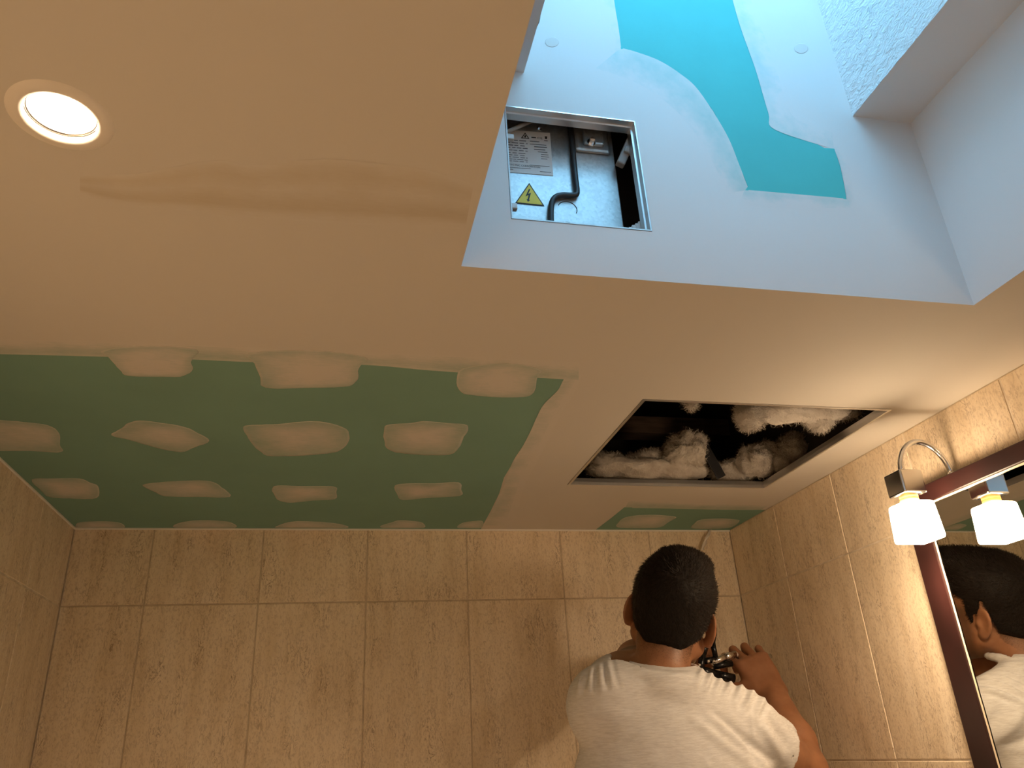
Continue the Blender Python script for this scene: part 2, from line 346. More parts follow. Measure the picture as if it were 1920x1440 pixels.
# thin white bead where tiles meet the ceiling
struct(box('trim_1', XL, XR, YB-0.004, YB, HC-0.0045, HC, 'caulk', None, 0.001), 'thin white filler bead along the top of the back wall', 'trim')
struct(box('trim_2', XL, XL+0.004, YF, YB-0.004, HC-0.0045, HC, 'caulk', None, 0.001), 'thin white filler bead along the top of the left wall', 'trim')

# ------------------------------------------------------------------ board and filler on ceiling and shaft wall
def plane_ceiling(p, off): q = on_z(p, HC); return np.array([q[0], q[1], HC-off])
def plane_shaft(p, off): q = A(p[0], p[1], SKY1); return np.array([q[0], SKY1-off, q[2]])
def setattr_f(o, vals):
    at = o.data.attributes.new('skim', 'FLOAT', 'POINT'); at.data.foreach_set('value', np.array(vals, np.float32))
def board(name, pix, plane, m, parent, off=0.0004, k=3, skim=0.0):
    P = pix if k == 1 else pix
    V = [plane(p, off) for p in P]; n = len(V); V += [plane(p, 0.0) for p in P]
    Fc = [tuple(range(n))] + [(i, (i+1) % n, n+(i+1) % n, n+i) for i in range(n)]
    o = pymesh(name, V, Fc, m, parent); setattr_f(o, [skim]*len(V)); return o
def patch(name, pix, plane, m, parent, dome=0.0012, base=0.0007, rings=((0.0, 0.95), (0.35, 0.86), (0.6, 0.70), (0.8, 0.54), (0.93, 0.48), (1.0, 0.76)), k=4, rough=0.012, label=None):
    P = catmull(pix, k, True); c = np.mean(np.array(P), 0); V = []; vals = []; Fc = []; n = len(P); seed = random.random()*50
    P = [c+(p-c)*(1+rough*mnoise.noise((p[0]*0.11, p[1]*0.11, seed))*2) for p in P]
    c = c + np.array([random.uniform(-.12, .12), random.uniform(-.1, .1)])*(np.ptp(np.array(P), 0))
    V.append(plane(c, base+dome)); vals.append(rings[0][1])
    for r, s in rings[1:]:
        for p in P: V.append(plane(c+(p-c)*r, base+dome*(1-r*r))); vals.append(s)
    for p in P: V.append(plane(p, 0.0)); vals.append(rings[-1][1])
    nr = len(rings)
    for i in range(n): Fc.append((0, 1+i, 1+(i+1) % n))
    for q in range(nr-1):
        a = 1+q*n; b = a+n
        for i in range(n): Fc.append((a+i, b+i, b+(i+1) % n, a+(i+1) % n))
    o = pymesh(name, V, Fc, m, parent, True); setattr_f(o, vals); return o
def strip(name, upper, lower, plane, m, parent, vals, off=0.0009, k=6, soft=False):
    U = catmull(upper, k); L = catmull(lower, k); n = len(U); V = []; at = []; Fc = []; r = len(vals)
    for q, s in enumerate(vals):
        f = q/(r-1); n_ = len(U)-1
        for i_, (a, b) in enumerate(zip(U, L)):
            hh_ = (0.00015+off*math.sin(math.pi*f)*min(1, i_/6, (n_-i_)/6)) if soft else 0.00006+off*0.85*min(1, f*1.15)*min(1, (i_+1)/5, (n_-i_+1)/5)
            V.append(plane(a*(1-f)+b*f, hh_)); at.append(s)
    for q in range(r-1):
        for i in range(n-1): Fc.append((q*n+i, q*n+i+1, (q+1)*n+i+1, (q+1)*n+i))
    o = pymesh(name, V, Fc, m, parent, True); setattr_f(o, at); return o
pc = plane_ceiling; ps = plane_shaft; cm = 'ceiling_skim'
leftwall = lambda y_: None
def world_pix(x, y_, z):
    q = R_CW @ (np.array([x, y_, z])-O); return (960+F_PX*q[0]/-q[2], 720-F_PX*q[1]/-q[2])
yl = on_z((0, 662), HC)[1]
big = [world_pix(XL+0.0005, yl, HC), (0, 662), (100, 664), (203, 667), (360, 672), (440, 673), (475, 677), (575, 682), (680, 681), (740, 685), (800, 692), (870, 694), (950, 703), (1009, 706), (1058, 708), (1050, 728), (1025, 752), (1010, 775), (1000, 800), (985, 830), (965, 862), (945, 895), (936, 925), (920, 958), (905, 985), world_pix(on_z((903, 990), HC)[0], YB-0.0005, HC), world_pix(XL+0.0005, YB-0.0005, HC)]
gb = board('drywall_panel', big, pc, cm, ceiling); gb['label'] = 'bare green moisture-resistant drywall panel'
gb2 = board('drywall_panel', [(1171, 951), (1300, 953), (1380, 955), world_pix(XR-0.0005, on_z((1424, 956), HC)[1], HC), world_pix(XR-0.0005, YB-0.0005, HC), world_pix(on_z((1122, 989), HC)[0], YB-0.0005, HC), (1145, 972)], pc, cm, ceiling)
gb2['label'] = 'small strip of bare green drywall behind the hatch'
# feathered skim along the board edges
strip('skim_edge', [(-160, 632), (0, 636), (203, 640), (360, 646), (475, 652), (680, 660), (800, 664), (950, 672), (1085, 680)], [(-160, 660), (0, 663), (203, 668), (360, 673), (475, 678), (680, 683), (800, 693), (950, 704), (1085, 712)], pc, cm, ceiling, (1.0, 0.97, 0.86, 0.68, 0.62, 0.80))
strip('skim_edge', [(1093, 700), (1075, 740), (1055, 770), (1040, 800), (1020, 840), (1005, 870), (985, 905), (975, 940), (962, 985)], [(1056, 712), (1045, 732), (1020, 757), (1007, 780), (996, 805), (980, 836), (960, 868), (938, 925), (908, 985)], pc, cm, ceiling, (1.0, 1.0, 0.97, 0.88, 0.82, 0.85))
strip('skim_edge', [(1180, 938), (1260, 941), (1340, 944), (1440, 948)], [(1172, 952), (1260, 953), (1340, 955), (1426, 956)], pc, cm, ceiling, (1.0, 0.85, 0.62, 0.50, 0.55))
notch = ((0.0, 1.0), (0.4, 0.98), (0.7, 0.88), (0.86, 0.70), (0.95, 0.60), (1.0, 0.82))
for P in ([(195, 655), (203, 668), (215, 682), (228, 696), (242, 704), (300, 705), (338, 705), (355, 698), (362, 690), (358, 680), (362, 670), (368, 655), (280, 648)],
          [(466, 662), (476, 680), (488, 706), (498, 726), (580, 726), (645, 724), (664, 718), (672, 706), (671, 695), (676, 684), (684, 668), (570, 656)],
          [(868, 690), (858, 706), (857, 722), (866, 735), (885, 740), (940, 744), (980, 743), (998, 738), (1004, 726), (1008, 706), (1010, 690), (940, 680)]):
    patch('filler_patch', P, pc, cm, ceiling, rings=notch, dome=0.0008, base=0.0011, k=3)
for P in ([(-70, 786), (10, 788), (45, 791), (80, 795), (103, 803), (112, 816), (113, 834), (115, 847), (60, 845), (-70, 838)],
          [(208, 815), (228, 803), (242, 792), (262, 788), (300, 792), (345, 800), (372, 812), (393, 826), (365, 838), (338, 847), (290, 838), (245, 825)],
          [(458, 800), (480, 796), (520, 795), (565, 790), (600, 790), (640, 799), (654, 812), (652, 830), (632, 846), (590, 852), (510, 855), (486, 844), (466, 822)],
          [(722, 800), (735, 795), (770, 793), (795, 789), (840, 793), (876, 797), (871, 818), (851, 849), (810, 853), (760, 850), (730, 843), (720, 824)],
          [(60, 899), (100, 897), (148, 897), (168, 904), (184, 912), (181, 933), (130, 934), (92, 931), (78, 920)],
          [(268, 909), (300, 904), (350, 901), (394, 902), (415, 913), (431, 931), (370, 931), (312, 930), (290, 922)],
          [(510, 917), (520, 910), (560, 911), (626, 912), (630, 922), (628, 935), (585, 938), (545, 942), (522, 937), (514, 926)],
          [(741, 910), (770, 906), (815, 906), (860, 904), (865, 917), (862, 929), (800, 933), (756, 937), (746, 929)],
          [(327, 984), (345, 978), (380, 975), (420, 977), (437, 981), (439, 989), (380, 989.5), (330, 989)],
          [(520, 986), (540, 979), (565, 977), (610, 979), (640, 983), (650, 989), (585, 990), (522, 989)],
          [(715, 985), (735, 979), (750, 975), (785, 978), (795, 982), (794, 989), (750, 990), (718, 989)],
          [(858, 986), (868, 980), (885, 977), (905, 977), (903, 989), (880, 990), (860, 989.5)],
          [(142, 985), (150, 979), (190, 977), (220, 979), (232, 984), (231, 989), (190, 989.5), (146, 989)],
          [(1158, 988), (1161, 978), (1172, 970), (1195, 966), (1225, 965), (1262, 968), (1267, 971), (1252, 979), (1238, 988), (1200, 990)],
          [(1298, 990), (1304, 980), (1315, 974), (1350, 972), (1380, 974), (1386, 977), (1372, 988), (1340, 991)]):
    patch('filler_patch', P, pc, cm, ceiling)
# broad band of joint compound over the ceiling joint by the downlight
strip('joint_band', [(150, 330), (260, 325), (330, 312), (410, 300), (470, 310), (600, 298), (700, 305), (800, 318), (888, 345)], [(150, 362), (230, 384), (330, 393), (410, 402), (470, 408), (600, 417), (700, 421), (800, 425), (872, 430)], pc, 'compound_skim', ceiling, (0.98, 0.6, 0.35, 0.5, 0.7, 0.55, 0.3, 0.25, 0.8, 0.98), off=0.0016, soft=True)

sg = [(1128, -260), (1135, -120), (1150, 0), (1156, 35), (1160, 62), (1164, 92), (1195, 100), (1235, 115), (1275, 140), (1310, 172), (1337, 208), (1360, 250), (1380, 296), (1395, 332), (1402, 350), (1397, 357), (1490, 365), (1587, 374), (1582, 345), (1575, 312), (1564, 279), (1546, 278), (1520, 264), (1485, 255), (1452, 243), (1442, 215), (1432, 180), (1418, 135), (1405, 95), (1390, 55), (1378, 15), (1374, 0), (1345, -120), (1320, -260)]
gb3 = board('drywall_panel', sg, ps, 'shaft_skim', wall_shaft_back); gb3['label'] = 'bare turquoise drywall left unfilled in the shaft wall'
sv = (1.0, 0.93, 0.80, 0.70, 0.66, 0.78)
strip('skim_edge', [(1115, 130), (1170, 148), (1215, 170), (1255, 200), (1290, 235), (1320, 280), (1345, 325), (1365, 362)], [(1164, 90), (1195, 99), (1235, 114), (1275, 139), (1310, 171), (1360, 249), (1385, 308), (1403, 356)], ps, 'shaft_skim', wall_shaft_back, sv)
strip('skim_edge', [(1110, -120), (1122, 0), (1130, 50), (1135, 100)], [(1136, -120), (1151, 0), (1159, 50), (1165, 95)], ps, 'shaft_skim', wall_shaft_back, (1, 1, 0.97, 0.92, 0.88, 0.9))
strip('skim_edge', [(1375, -120), (1420, 0), (1440, 50), (1460, 100), (1475, 150), (1488, 190), (1510, 218), (1560, 238)], [(1342, -120), (1373, 0), (1388, 52), (1404, 97), (1418, 137), (1440, 212), (1453, 244), (1563, 280)], ps, 'shaft_skim', wall_shaft_back, (1, 1, 0.95, 0.88, 0.80, 0.84))
strip('skim_edge', [(1385, 385), (1450, 390), (1530, 396), (1600, 400)], [(1396, 356), (1450, 361), (1530, 368), (1589, 373)], ps, 'shaft_skim', wall_shaft_back, (1, 1, 0.96, 0.88, 0.80, 0.86))
strip('skim_edge', [(1605, 400), (1598, 350), (1590, 310), (1580, 270)], [(1588, 374), (1582, 345), (1575, 312), (1563, 277)], ps, 'shaft_skim', wall_shaft_back, (1, 0.97, 0.9, 0.85))
mat('spot_filler', (0.66, 0.63, 0.60), 0.8)
for cx, cy in ((1035, 79), (1502, 91)):
    P = [(cx+13*math.cos(a), cy+9.5*math.sin(a)) for a in np.linspace(0, 2*math.pi, 12, endpoint=False)]
    patch('screw_spot', P, ps, 'spot_filler', wall_shaft_back, dome=0.0003, base=0.0004)

# ------------------------------------------------------------------ downlight
def downlight(x, y, label):
    dl = empty('recessed_downlight', (x, y, HC), label, 'downlight', 'recessed ceiling downlights')
    lathe('trim_ring', [(0.0290, 0.012), (0.0292, 0.0), (0.0300, -0.0022), (0.0330, -0.0030), (0.0400, -0.0016), (0.0425, 0.0)], 'white_metal', dl)
    lathe('reflector_can', [(0.0288, 0.012), (0.0288, 0.035), (0.02, 0.06), (0.0, 0.06)], 'white_metal', dl)
    lens = lathe('lamp_lens', [(0.0, 0.0030), (0.014, 0.0033), (0.022, 0.0042), (0.0262, 0.0062), (0.0266, 0.014), (0.0, 0.014)], 'lamp_lens', dl)
    rc = lathe('retaining_ring', [(0.0268, 0.0050), (0.0276, 0.0036), (0.0284, 0.0036), (0.0290, 0.0052)], 'chrome', dl)
    ld = bpy.data.lights.new('downlight_beam', 'SPOT'); ld.energy = SPOT_POWER; ld.color = DOWN_COL; ld.spot_size = math.radians(125); ld.spot_blend = 0.7; ld.shadow_soft_size = 0.024
    lo = bpy.data.objects.new('downlight_beam', ld); COL.objects.link(lo); lo.parent = dl; lo.location = (0, 0, 0.0005)
    for a in (0.15, -0.75):
        d = np.array([math.cos(a), math.sin(a)]); p = d*0.0275; q = d*0.0235
        tube('spring_clip', [(p[0], p[1], 0.0040), (q[0], q[1], 0.0020), (q[0]-d[1]*0.003, q[1]+d[0]*0.003, 0.0024)], 0.0005, 'dark_metal', dl, 6)
downlight(DLC[0], DLC[1], 'round white recessed downlight glowing in the plastered ceiling')
downlight(DLS_LIST[1][0], DLS_LIST[1][1], 'unseen downlight added behind the camera to light the room')  # added out of view so the room is lit more evenly

# ------------------------------------------------------------------ ceiling hatch frame
hf = empty('hatch_frame', ((HX0+HX1)/2, (HY0+HY1)/2, HC), 'square aluminium frame lining the open ceiling hatch', 'hatch frame')
e = 0.0004
def rail(prof, p0, p1, inward, name, parent, m='aluminium'):
    """extrude a profile (inward offset, height) between two corner points with mitred ends"""
    p0, p1, inw = Vector(p0), Vector(p1), Vector(inward); d = (p1-p0).normalized(); V = []; n = len(prof)
    for p, sg in ((p0, 1), (p1, -1)):
        for a, z in prof: V.append(p+inw*a+d*(a*sg)+Vector((0, 0, z)))
    Fc = [(i, (i+1) % n, n+(i+1) % n, n+i) for i in range(n)] + [tuple(range(n))[::-1], tuple(range(n, 2*n))]
    return keep(pymesh(name, V, Fc, m), parent)
prof = [(e, -0.0008), (0.0055, -0.0012), (0.0058, 0.0058), (0.0032, 0.0066), (0.0030, 0.0150), (0.0012, 0.0155), (e, 0.0150)]
cs_ = [(HX0, HY0, HC), (HX1, HY0, HC), (HX1, HY1, HC), (HX0, HY1, HC)]; ins = [(0, 1, 0), (-1, 0, 0), (0, -1, 0), (1, 0, 0)]
for i in range(4): rail(prof, cs_[i], cs_[(i+1) % 4], ins[i], 'frame_rail', hf)

# ------------------------------------------------------------------ roof void contents
def wool(label, lobes, amp=0.22, sub=5):
    """one soft clump of insulation wool made of several rounded lobes with loose fibres"""
    b = bmesh.new(); base = Vector(lobes[0][0])
    for c, r, rot, seed in lobes:
        l = bmesh.new(); bmesh.ops.create_icosphere(l, subdivisions=sub, radius=1.0)
        R = Matrix.Rotation(rot[2], 3, 'Z') @ Matrix.Rotation(rot[1], 3, 'Y') @ Matrix.Rotation(rot[0], 3, 'X'); rm = min(r); cc_ = Vector(c)-base
        for v in l.verts:
            n = v.co.normalized(); q = Vector((n.x*r[0], n.y*r[1], n.z*r[2]))
            d = mnoise.noise(q*22+Vector((seed, 0, 0)))*0.9 + mnoise.noise(q*55+Vector((0, seed, 0)))*0.45 + abs(mnoise.noise(q*130+Vector((seed, seed, 0))))*0.28 + mnoise.noise(q*330)*0.12
            v.co = cc_ + R @ (q + n*d*amp*rm*2)
        l.normal_update(); vl = list(l.verts); rr = random.Random(seed)
        for v in rr.sample(vl, min(len(vl), 1500 if sub > 4 else 300)):          # loose fibres standing off the surface
            n = v.normal; tg = n.orthogonal().normalized(); tg = (Matrix.Rotation(rr.uniform(0, 6.28), 3, n) @ tg)
            ln = rr.uniform(0.004, 0.012); p0 = v.co-n*0.002; p1 = v.co+(n*0.6+tg*0.9).normalized()*ln; p2 = v.co+(n*0.25+tg*1.5).normalized()*ln*1.7; w = n.cross(tg)*0.00028
            l.faces.new([l.verts.new(p0-w), l.verts.new(p0+w), l.verts.new(p1+w), l.verts.new(p1-w)]); l.faces.new([l.verts.new(p1-w), l.verts.new(p1+w), l.verts.new(p2)])
        me = bpy.data.meshes.new('tmp'); l.to_mesh(me); l.free(); b.from_mesh(me); bpy.data.meshes.remove(me)
    o = bobj('insulation_wool', b, 'wool', None, True); o.location = base
    return tag(o, label, 'insulation', 'loose insulation wool in the roof void')
hz = lambda px, py, dz: tuple(on_z((px, py), HC+dz))
wool('long heaped clump of white wool lying along the rear edge of the hatch',
     [(hz(1215, 880, 0.050), (0.150, 0.05, 0.028), (0, 0, 0.02), 1), (hz(1280, 848, 0.085), (0.055, 0.05, 0.042), (0, -0.5, 0), 2),
      (hz(1205, 862, 0.075), (0.05, 0.03, 0.018), (0, -0.25, 0), 3), (hz(1140, 868, 0.062), (0.045, 0.03, 0.018), (0, 0, 0), 4)])
wool('rounded wool clump in the right rear corner of the hatch, browner to the right',
     [(hz(1424, 860, 0.070), (0.058, 0.045, 0.036), (0, -0.5, 0.3), 6), (hz(1372, 886, 0.055), (0.055, 0.045, 0.028), (0, 0, 0), 5), (hz(1476, 842, 0.090), (0.075, 0.045, 0.030), (0, -0.7, 0.4), 7)])
wool('white wool strip with two drooping tufts hanging over the near edge of the hatch',
     [(hz(1500, 771, 0.050), (0.135, 0.035, 0.020), (0, 0, -0.02), 8), (hz(1405, 778, 0.040), (0.026, 0.020, 0.030), (0, 0.35, 0), 9), (hz(1535, 785, 0.042), (0.030, 0.025, 0.026), (0, 0.2, 0), 10)])
wool('tiny wool scrap alone at the near edge of the hatch', [(hz(1296, 757, 0.040), (0.010, 0.010, 0.010), (0, 0, 0), 11)], sub=4)
p = hz(1330, 800, 0.24)
def timber(name, c, s, label, rot=(0, 0, 0)):
    o = box(name, -s[0]/2, s[0]/2, -s[1]/2, s[1]/2, -s[2]/2, s[2]/2, 'old_timber', None, 0.003); o.location = c; o.rotation_euler = rot; tag(o, label, 'timber'); return o
timber('roof_batten', (0.68, 1.90, HC+0.27), (0.85, 0.06, 0.05), 'dark horizontal roof batten deep inside the hatch')
timber('roof_batten', (0.62, 1.62, HC+0.385), (0.80, 0.05, 0.05), 'dark upper roof batten above the wool in the hatch')
timber('timber_block', tuple(np.array(hz(1575, 800, 0.17))), (0.14, 0.05, 0.07), 'brown timber block at the right inside the hatch', (0, -0.35, 0.5))
a0, a1 = Vector(hz(1318, 830, 0.085)), Vector(hz(1343, 880, 0.05))
o = box('metal_strap', -0.012, 0.012, -0.0015, 0.0015, -0.055, 0.055, 'dark_metal', None, 0.0006); o.location = (a0+a1)/2; o.rotation_euler = (0.1, -0.45, 0)
tag(o, 'dark metal strap leaning between wool mounds in the hatch', 'strap')

# ------------------------------------------------------------------ access opening in the skylight shaft
pf = empty('access_panel_frame', ((PX0+PX1)/2, SKY1, PZ0), 'small square aluminium frame in the shaft wall', 'panel frame')
def wrail(p0, p1, inw, parent):
    pr = [(e, -0.0006), (0.0022, -0.0008), (0.0024, 0.0085), (0.0048, 0.0090), (0.0052, 0.0200), (0.0030, 0.0206), (e, 0.0206)]
    p0, p1, inw = Vector(p0), Vector(p1), Vector(inw); d = (p1-p0).normalized(); V = []; n = len(pr)
    for p, sg in ((p0, 1), (p1, -1)):
        for a, z in pr: V.append(p+inw*a+d*(a*sg)+Vector((0, z, 0)))
    Fc = [(i, (i+1) % n, n+(i+1) % n, n+i) for i in range(n)] + [tuple(range(n))[::-1], tuple(range(n, 2*n))]
    keep(pymesh('frame_rail', V, Fc, 'aluminium'), parent)
cc = [(PX0, SKY1, PZ0), (PX1, SKY1, PZ0), (PX1, SKY1, PZ1), (PX0, SKY1, PZ1)]; ii = [(0, 0, 1), (-1, 0, 0), (0, 0, -1), (1, 0, 0)]
for i in range(4): wrail(cc[i], cc[(i+1) % 4], ii[i], pf)
for px_, py_ in ((955, 259), (961, 389)):
    q = A(px_, py_, SKY1+0.024)
    keep(box('latch_tab', q[0]-0.010, q[0]+0.006, q[1]-0.004, q[1]+0.004, q[2]-0.004, q[2]+0.005, 'white_plastic', None, 0.0015), pf)

UY = SKY1+0.05
un = empty('ventilation_unit', (0.25, UY, CZ+0.52), 'galvanised metal equipment box behind the opening in the shaft wall', 'equipment box')
UX1 = 0.3693
keep(bobj('casing', bbox_bm(0.10, UX1, UY, UY+0.13, HC+0.02, CZ+0.86, 0.0015), 'galvanised'), un)
def U(px_, py_, off=0.0): q = A(px_, py_, UY-off); return q
def flat(name, pix, off, m, parent, th=0.0006):
    P = [U(x, y_, 0) for x, y_ in pix]; n = len(P)
    V = [(p[0], UY-off, p[2]) for p in P] + [(p[0], UY-off+th, p[2]) for p in P]
    Fc = [tuple(range(n))] + [(i, n+i, n+(i+1) % n, (i+1) % n) for i in range(n)] + [tuple(range(2*n-1, n-1, -1))]
    o = pymesh(name, V, Fc, m); keep(o, parent if parent.type == 'EMPTY' else un)
    if parent.type != 'EMPTY':
        o.parent = parent; o.matrix_parent_inverse = parent.matrix_parent_inverse.copy() if False else Matrix.Identity(4)
        o.matrix_parent_inverse = parent_world(parent).inverted()
    return o
def parent_world(o):
    m = o.matrix_basis.copy()
    if o.parent: m = parent_world(o.parent) @ o.matrix_parent_inverse @ m
    return m
lab = flat('rating_label', [(938, 243), (1031, 250), (1037, 330), (938, 322)], 0.0008, 'label_paper', un); lab['label'] = 'white printed rating label'
TXY = {}
def text(s, px_, py_, hgt, m, parent, off=0.0012, width=None, name='printed_text'):
    cu = bpy.data.curves.new('txt', 'FONT'); cu.body = s; cu.size = 1.0; o = bpy.data.objects.new('txt', cu); COL.objects.link(o)
    dg = bpy.context.evaluated_depsgraph_get(); dg.update(); me = bpy.data.meshes.new_from_object(o.evaluated_get(dg))
    bpy.data.objects.remove(o); vs = np.array([v.co[:] for v in me.vertices]); h0 = np.ptp(vs[:, 1]); w0 = np.ptp(vs[:, 0]); mn = vs.min(0)
    q = U(px_, py_); sc = hgt/h0; sx = (width/w0) if width else sc
    for v in me.vertices: v.co = (q[0]+(v.co[0]-mn[0])*sx, UY-off, q[2]+(v.co[1]-mn[1])*sc)
    ob = link(name, me, m); ob.parent = parent; ob.matrix_parent_inverse = parent_world(parent).inverted(); return ob
PXM = 0.00079      # metres per photograph pixel on the unit face
def bar(px0, py0, px1, h_px, m='print_grey', slope=0.075):
    y1 = py0+(px1-px0)*slope; return [(px0, py0), (px1, y1), (px1, y1+h_px), (px0, py0+h_px)]
def lines(L, m):
    V = []; Fc = []
    for b in L:
        P = [U(x, y_) for x, y_ in b]; k = len(V); V += [(p[0], UY-0.0011, p[2]) for p in P]; Fc.append((k, k+1, k+2, k+3))
    o = pymesh('printed_lines', V, Fc, m); o.parent = lab; o.matrix_parent_inverse = parent_world(lab).inverted(); o['label'] = 'rows of small illegible print'
    return o
L = []
for r, (y0, h_) in enumerate([(262, 1.6), (267, 1.4), (271.5, 1.6), (276, 1.6), (281, 1.2), (286, 1.2), (290, 1.1), (294, 1.1), (298, 1.0), (301.5, 1.0)]):
    x = 950
    while x < 986:
        w = random.uniform(5, 13); L.append(bar(x, y0+(x-950)*0.075, min(x+w, 989), h_)); x += w+random.uniform(1.5, 4)
for y0, x0, x1, h_ in [(265, 993, 1011, 1.4), (270.5, 993, 1024, 1.2), (275, 1001, 1025, 1.8), (280, 1001, 1022, 1.6), (285, 1008, 1026, 1.2), (290, 1014, 1028, 1.1), (294, 1014, 1029, 1.1), (298, 1014, 1026, 1.1), (310, 993, 1030, 0.9), (314, 953, 995, 0.9), (317.5, 953, 962, 0.9), (322, 1012, 1033, 1.0)]:
    L.append(bar(x0, y0, x1, h_))
lines(L, 'print_grey')
text('ELECTRIC CORPORATION', 954, 310.5, 3.6*PXM, 'print_black', lab, width=56*PXM)
text('CE', 1007.5, 261.5, 4.5*PXM, 'print_black', lab, width=9*PXM)
L2 = [[(996, 257.6), (1004.5, 258.2), (1004.5, 260.0), (996, 259.4)], [(1020, 264.0), (1026.5, 264.6), (1026.5, 265.8), (1020, 265.2)], [(1021, 256.5), (1025.8, 257.0), (1025, 262), (1021.6, 261.6)]]
lines(L2, 'print_black')
tr = flat('flame_triangle', [(984.2, 249.5), (976.5, 260.0), (992.3, 261.2)], 0.0011, 'print_black', lab)
tr2 = flat('triangle_field', [(984.2, 252.0), (979.3, 259.0), (989.3, 259.9)], 0.0013, 'label_paper', lab)
flat('flame_mark', [(984.2, 253.6), (982.6, 256.6), (983.0, 259.0), (985.6, 259.2), (986.0, 256.8)], 0.0015, 'print_black', lab)
ws = flat('warning_sticker', [(992, 343.5), (965.5, 381.5), (1020.5, 387)], 0.0008, 'print_black', un); ws['label'] = 'yellow triangular high-voltage warning sticker'
flat('yellow_field', [(992, 347.0), (968.8, 380.0), (1016.8, 384.8)], 0.0011, 'sticker_yellow', ws)
flat('lightning_bolt', [(991.3, 355.5), (985.0, 369.0), (990.6, 366.8), (988.8, 375.0), (987.0, 374.4), (989.6, 379.5), (993.6, 376.2), (991.6, 375.6), (995.2, 362.6), (989.8, 364.6), (993.8, 356.2)], 0.0014, 'print_black', ws)
for cx, cy in ((1064, 392), (1066, 431)):
    q = U(cx, cy); rr = 17*PXM
    pts = [(q[0]+rr*math.cos(a), UY-0.0001, q[2]+rr*0.93*math.sin(a)) for a in np.linspace(-0.5, 2.75, 28)]
    keep(tube('knockout_groove', pts, 0.0006, 'print_black', None, 6), un)
# mounting plate with bolts
pk = keep(bobj('mounting_plate', bbox_bm(U(1078, 290)[0], U(1143, 290)[0], UY-0.006, UY, U(1110, 289)[2], U(1110, 241)[2], 0.004), 'galvanised'), un)
pk2 = bobj('bracket', bbox_bm(U(1090, 270)[0], U(1127, 270)[0], UY-0.013, UY-0.006, U(1105, 281)[2], U(1105, 246)[2], 0.003), 'galvanised'); pk2.parent = pk; pk2.matrix_parent_inverse = parent_world(pk).inverted()
def bolt(px_, py_, r, ln, parent, off=0.0):
    q = A(px_, py_, UY-off)
    b = bmesh.new(); bmesh.ops.create_cone(b, cap_ends=True, segments=6, radius1=r, radius2=r*0.92, depth=ln, matrix=Matrix.Translation((q[0], UY-off-ln/2, q[2])) @ Matrix.Rotation(math.pi/2, 4, 'X'))
    bmesh.ops.create_cone(b, cap_ends=True, segments=16, radius1=r*1.5, radius2=r*1.5, depth=ln*0.2, matrix=Matrix.Translation((q[0], UY-off-ln*0.1, q[2])) @ Matrix.Rotation(math.pi/2, 4, 'X'))
    o = bobj('screw', b, 'chrome'); o.parent = parent; o.matrix_parent_inverse = parent_world(parent).inverted(); return o
bolt(1011, 241, 0.0024, 0.004, un); bolt(1107, 242, 0.0026, 0.005, un, 0.006); bolt(1108, 268, 0.0042, 0.008, un, 0.013); bolt(1124, 272, 0.0018, 0.003, un, 0.006)
cp = [U(1066, 228, 0.006), U(1071, 250, 0.007), U(1075, 295, 0.0045), U(1079, 335, 0.0045), U(1081.5, 356, 0.0045), U(1080, 365, 0.0045), U(1070, 366.5, 0.0045), U(1055, 366, 0.0045), U(1043, 369, 0.0045), U(1035.5, 378, 0.0045), U(1033, 395, 0.0045), U(1033.5, 425, 0.0045), U(1034, 450, 0.0045)]
o = tube('cable', catmull(cp, 6), 0.0041, 'black_rubber', None, 12); tag(o, 'black cable bent in a step across the metal box', 'cable')
o = tube('cable', catmull([A(935, 252, UY-0.018), A(960, 243, UY-0.018), A(985, 232, UY-0.016), A(1008, 222, UY-0.012), A(1030, 212, UY-0.01)], 6), 0.0028, 'grey_plastic', None, 10); tag(o, 'pale grey cable slanting above the rating label', 'cable')
def clip(name, pixs, yd, m, label):
    b = bmesh.new()
    for (x0, y0, x1, y1, dp) in pixs:
        p, q = A(x0, y0, yd), A(x1, y1, yd); bbox_bm(min(p[0], q[0]), max(p[0], q[0]), yd, yd+dp, min(p[2], q[2]), max(p[2], q[2]), 0.0012, bm=b)
    o = bobj(name, b, m); c_ = Vector(A(pixs[0][0], pixs[0][1], yd)); return tag(o, label, 'clip')
ce = empty('latch_clip', tuple(A(1172, 285, SKY1+0.03)), 'grey plastic push latch hanging at the right of the opening', 'clip')
for nm, c0, sz in (('latch_body', A(1177, 274, SKY1+0.030), (0.011, 0.014, 0.026)), ('latch_arm', A(1168, 297, SKY1+0.034), (0.012, 0.014, 0.024)), ('latch_hook', A(1178, 283, SKY1+0.024), (0.012, 0.008, 0.009))):
    o = bobj(nm, bbox_bm(-sz[0]/2, sz[0]/2, -sz[1]/2, sz[1]/2, -sz[2]/2, sz[2]/2, 0.0018), 'grey_plastic'); o.location = c0; o.rotation_euler = (0.25, 0.42, 0.0); keep(o, ce)
ce = empty('latch_catch', tuple(A(1195, 430, SKY1+0.03)), 'ribbed pale plastic catch in the lower right of the opening', 'clip')
for k, (x, y_) in enumerate(((1181, 431), (1187, 427), (1193, 424), (1199, 420), (1205, 419))):
    q = A(x, y_, SKY1+0.026)
    o = bobj('rib', bbox_bm(-0.0026, 0.0026, -0.004, 0.004, -0.020, 0.002, 0.001), 'white_plastic'); o.location = q; keep(o, ce)
o = box('metal_post', U(1172, 420)[0], U(1172, 420)[0]+0.004, UY+0.03, UY+0.05, HC+0.02, U(1172, 392)[2], 'dark_metal', None, 0.0008); tag(o, 'thin dark metal post in the gap beside the metal box', 'post')

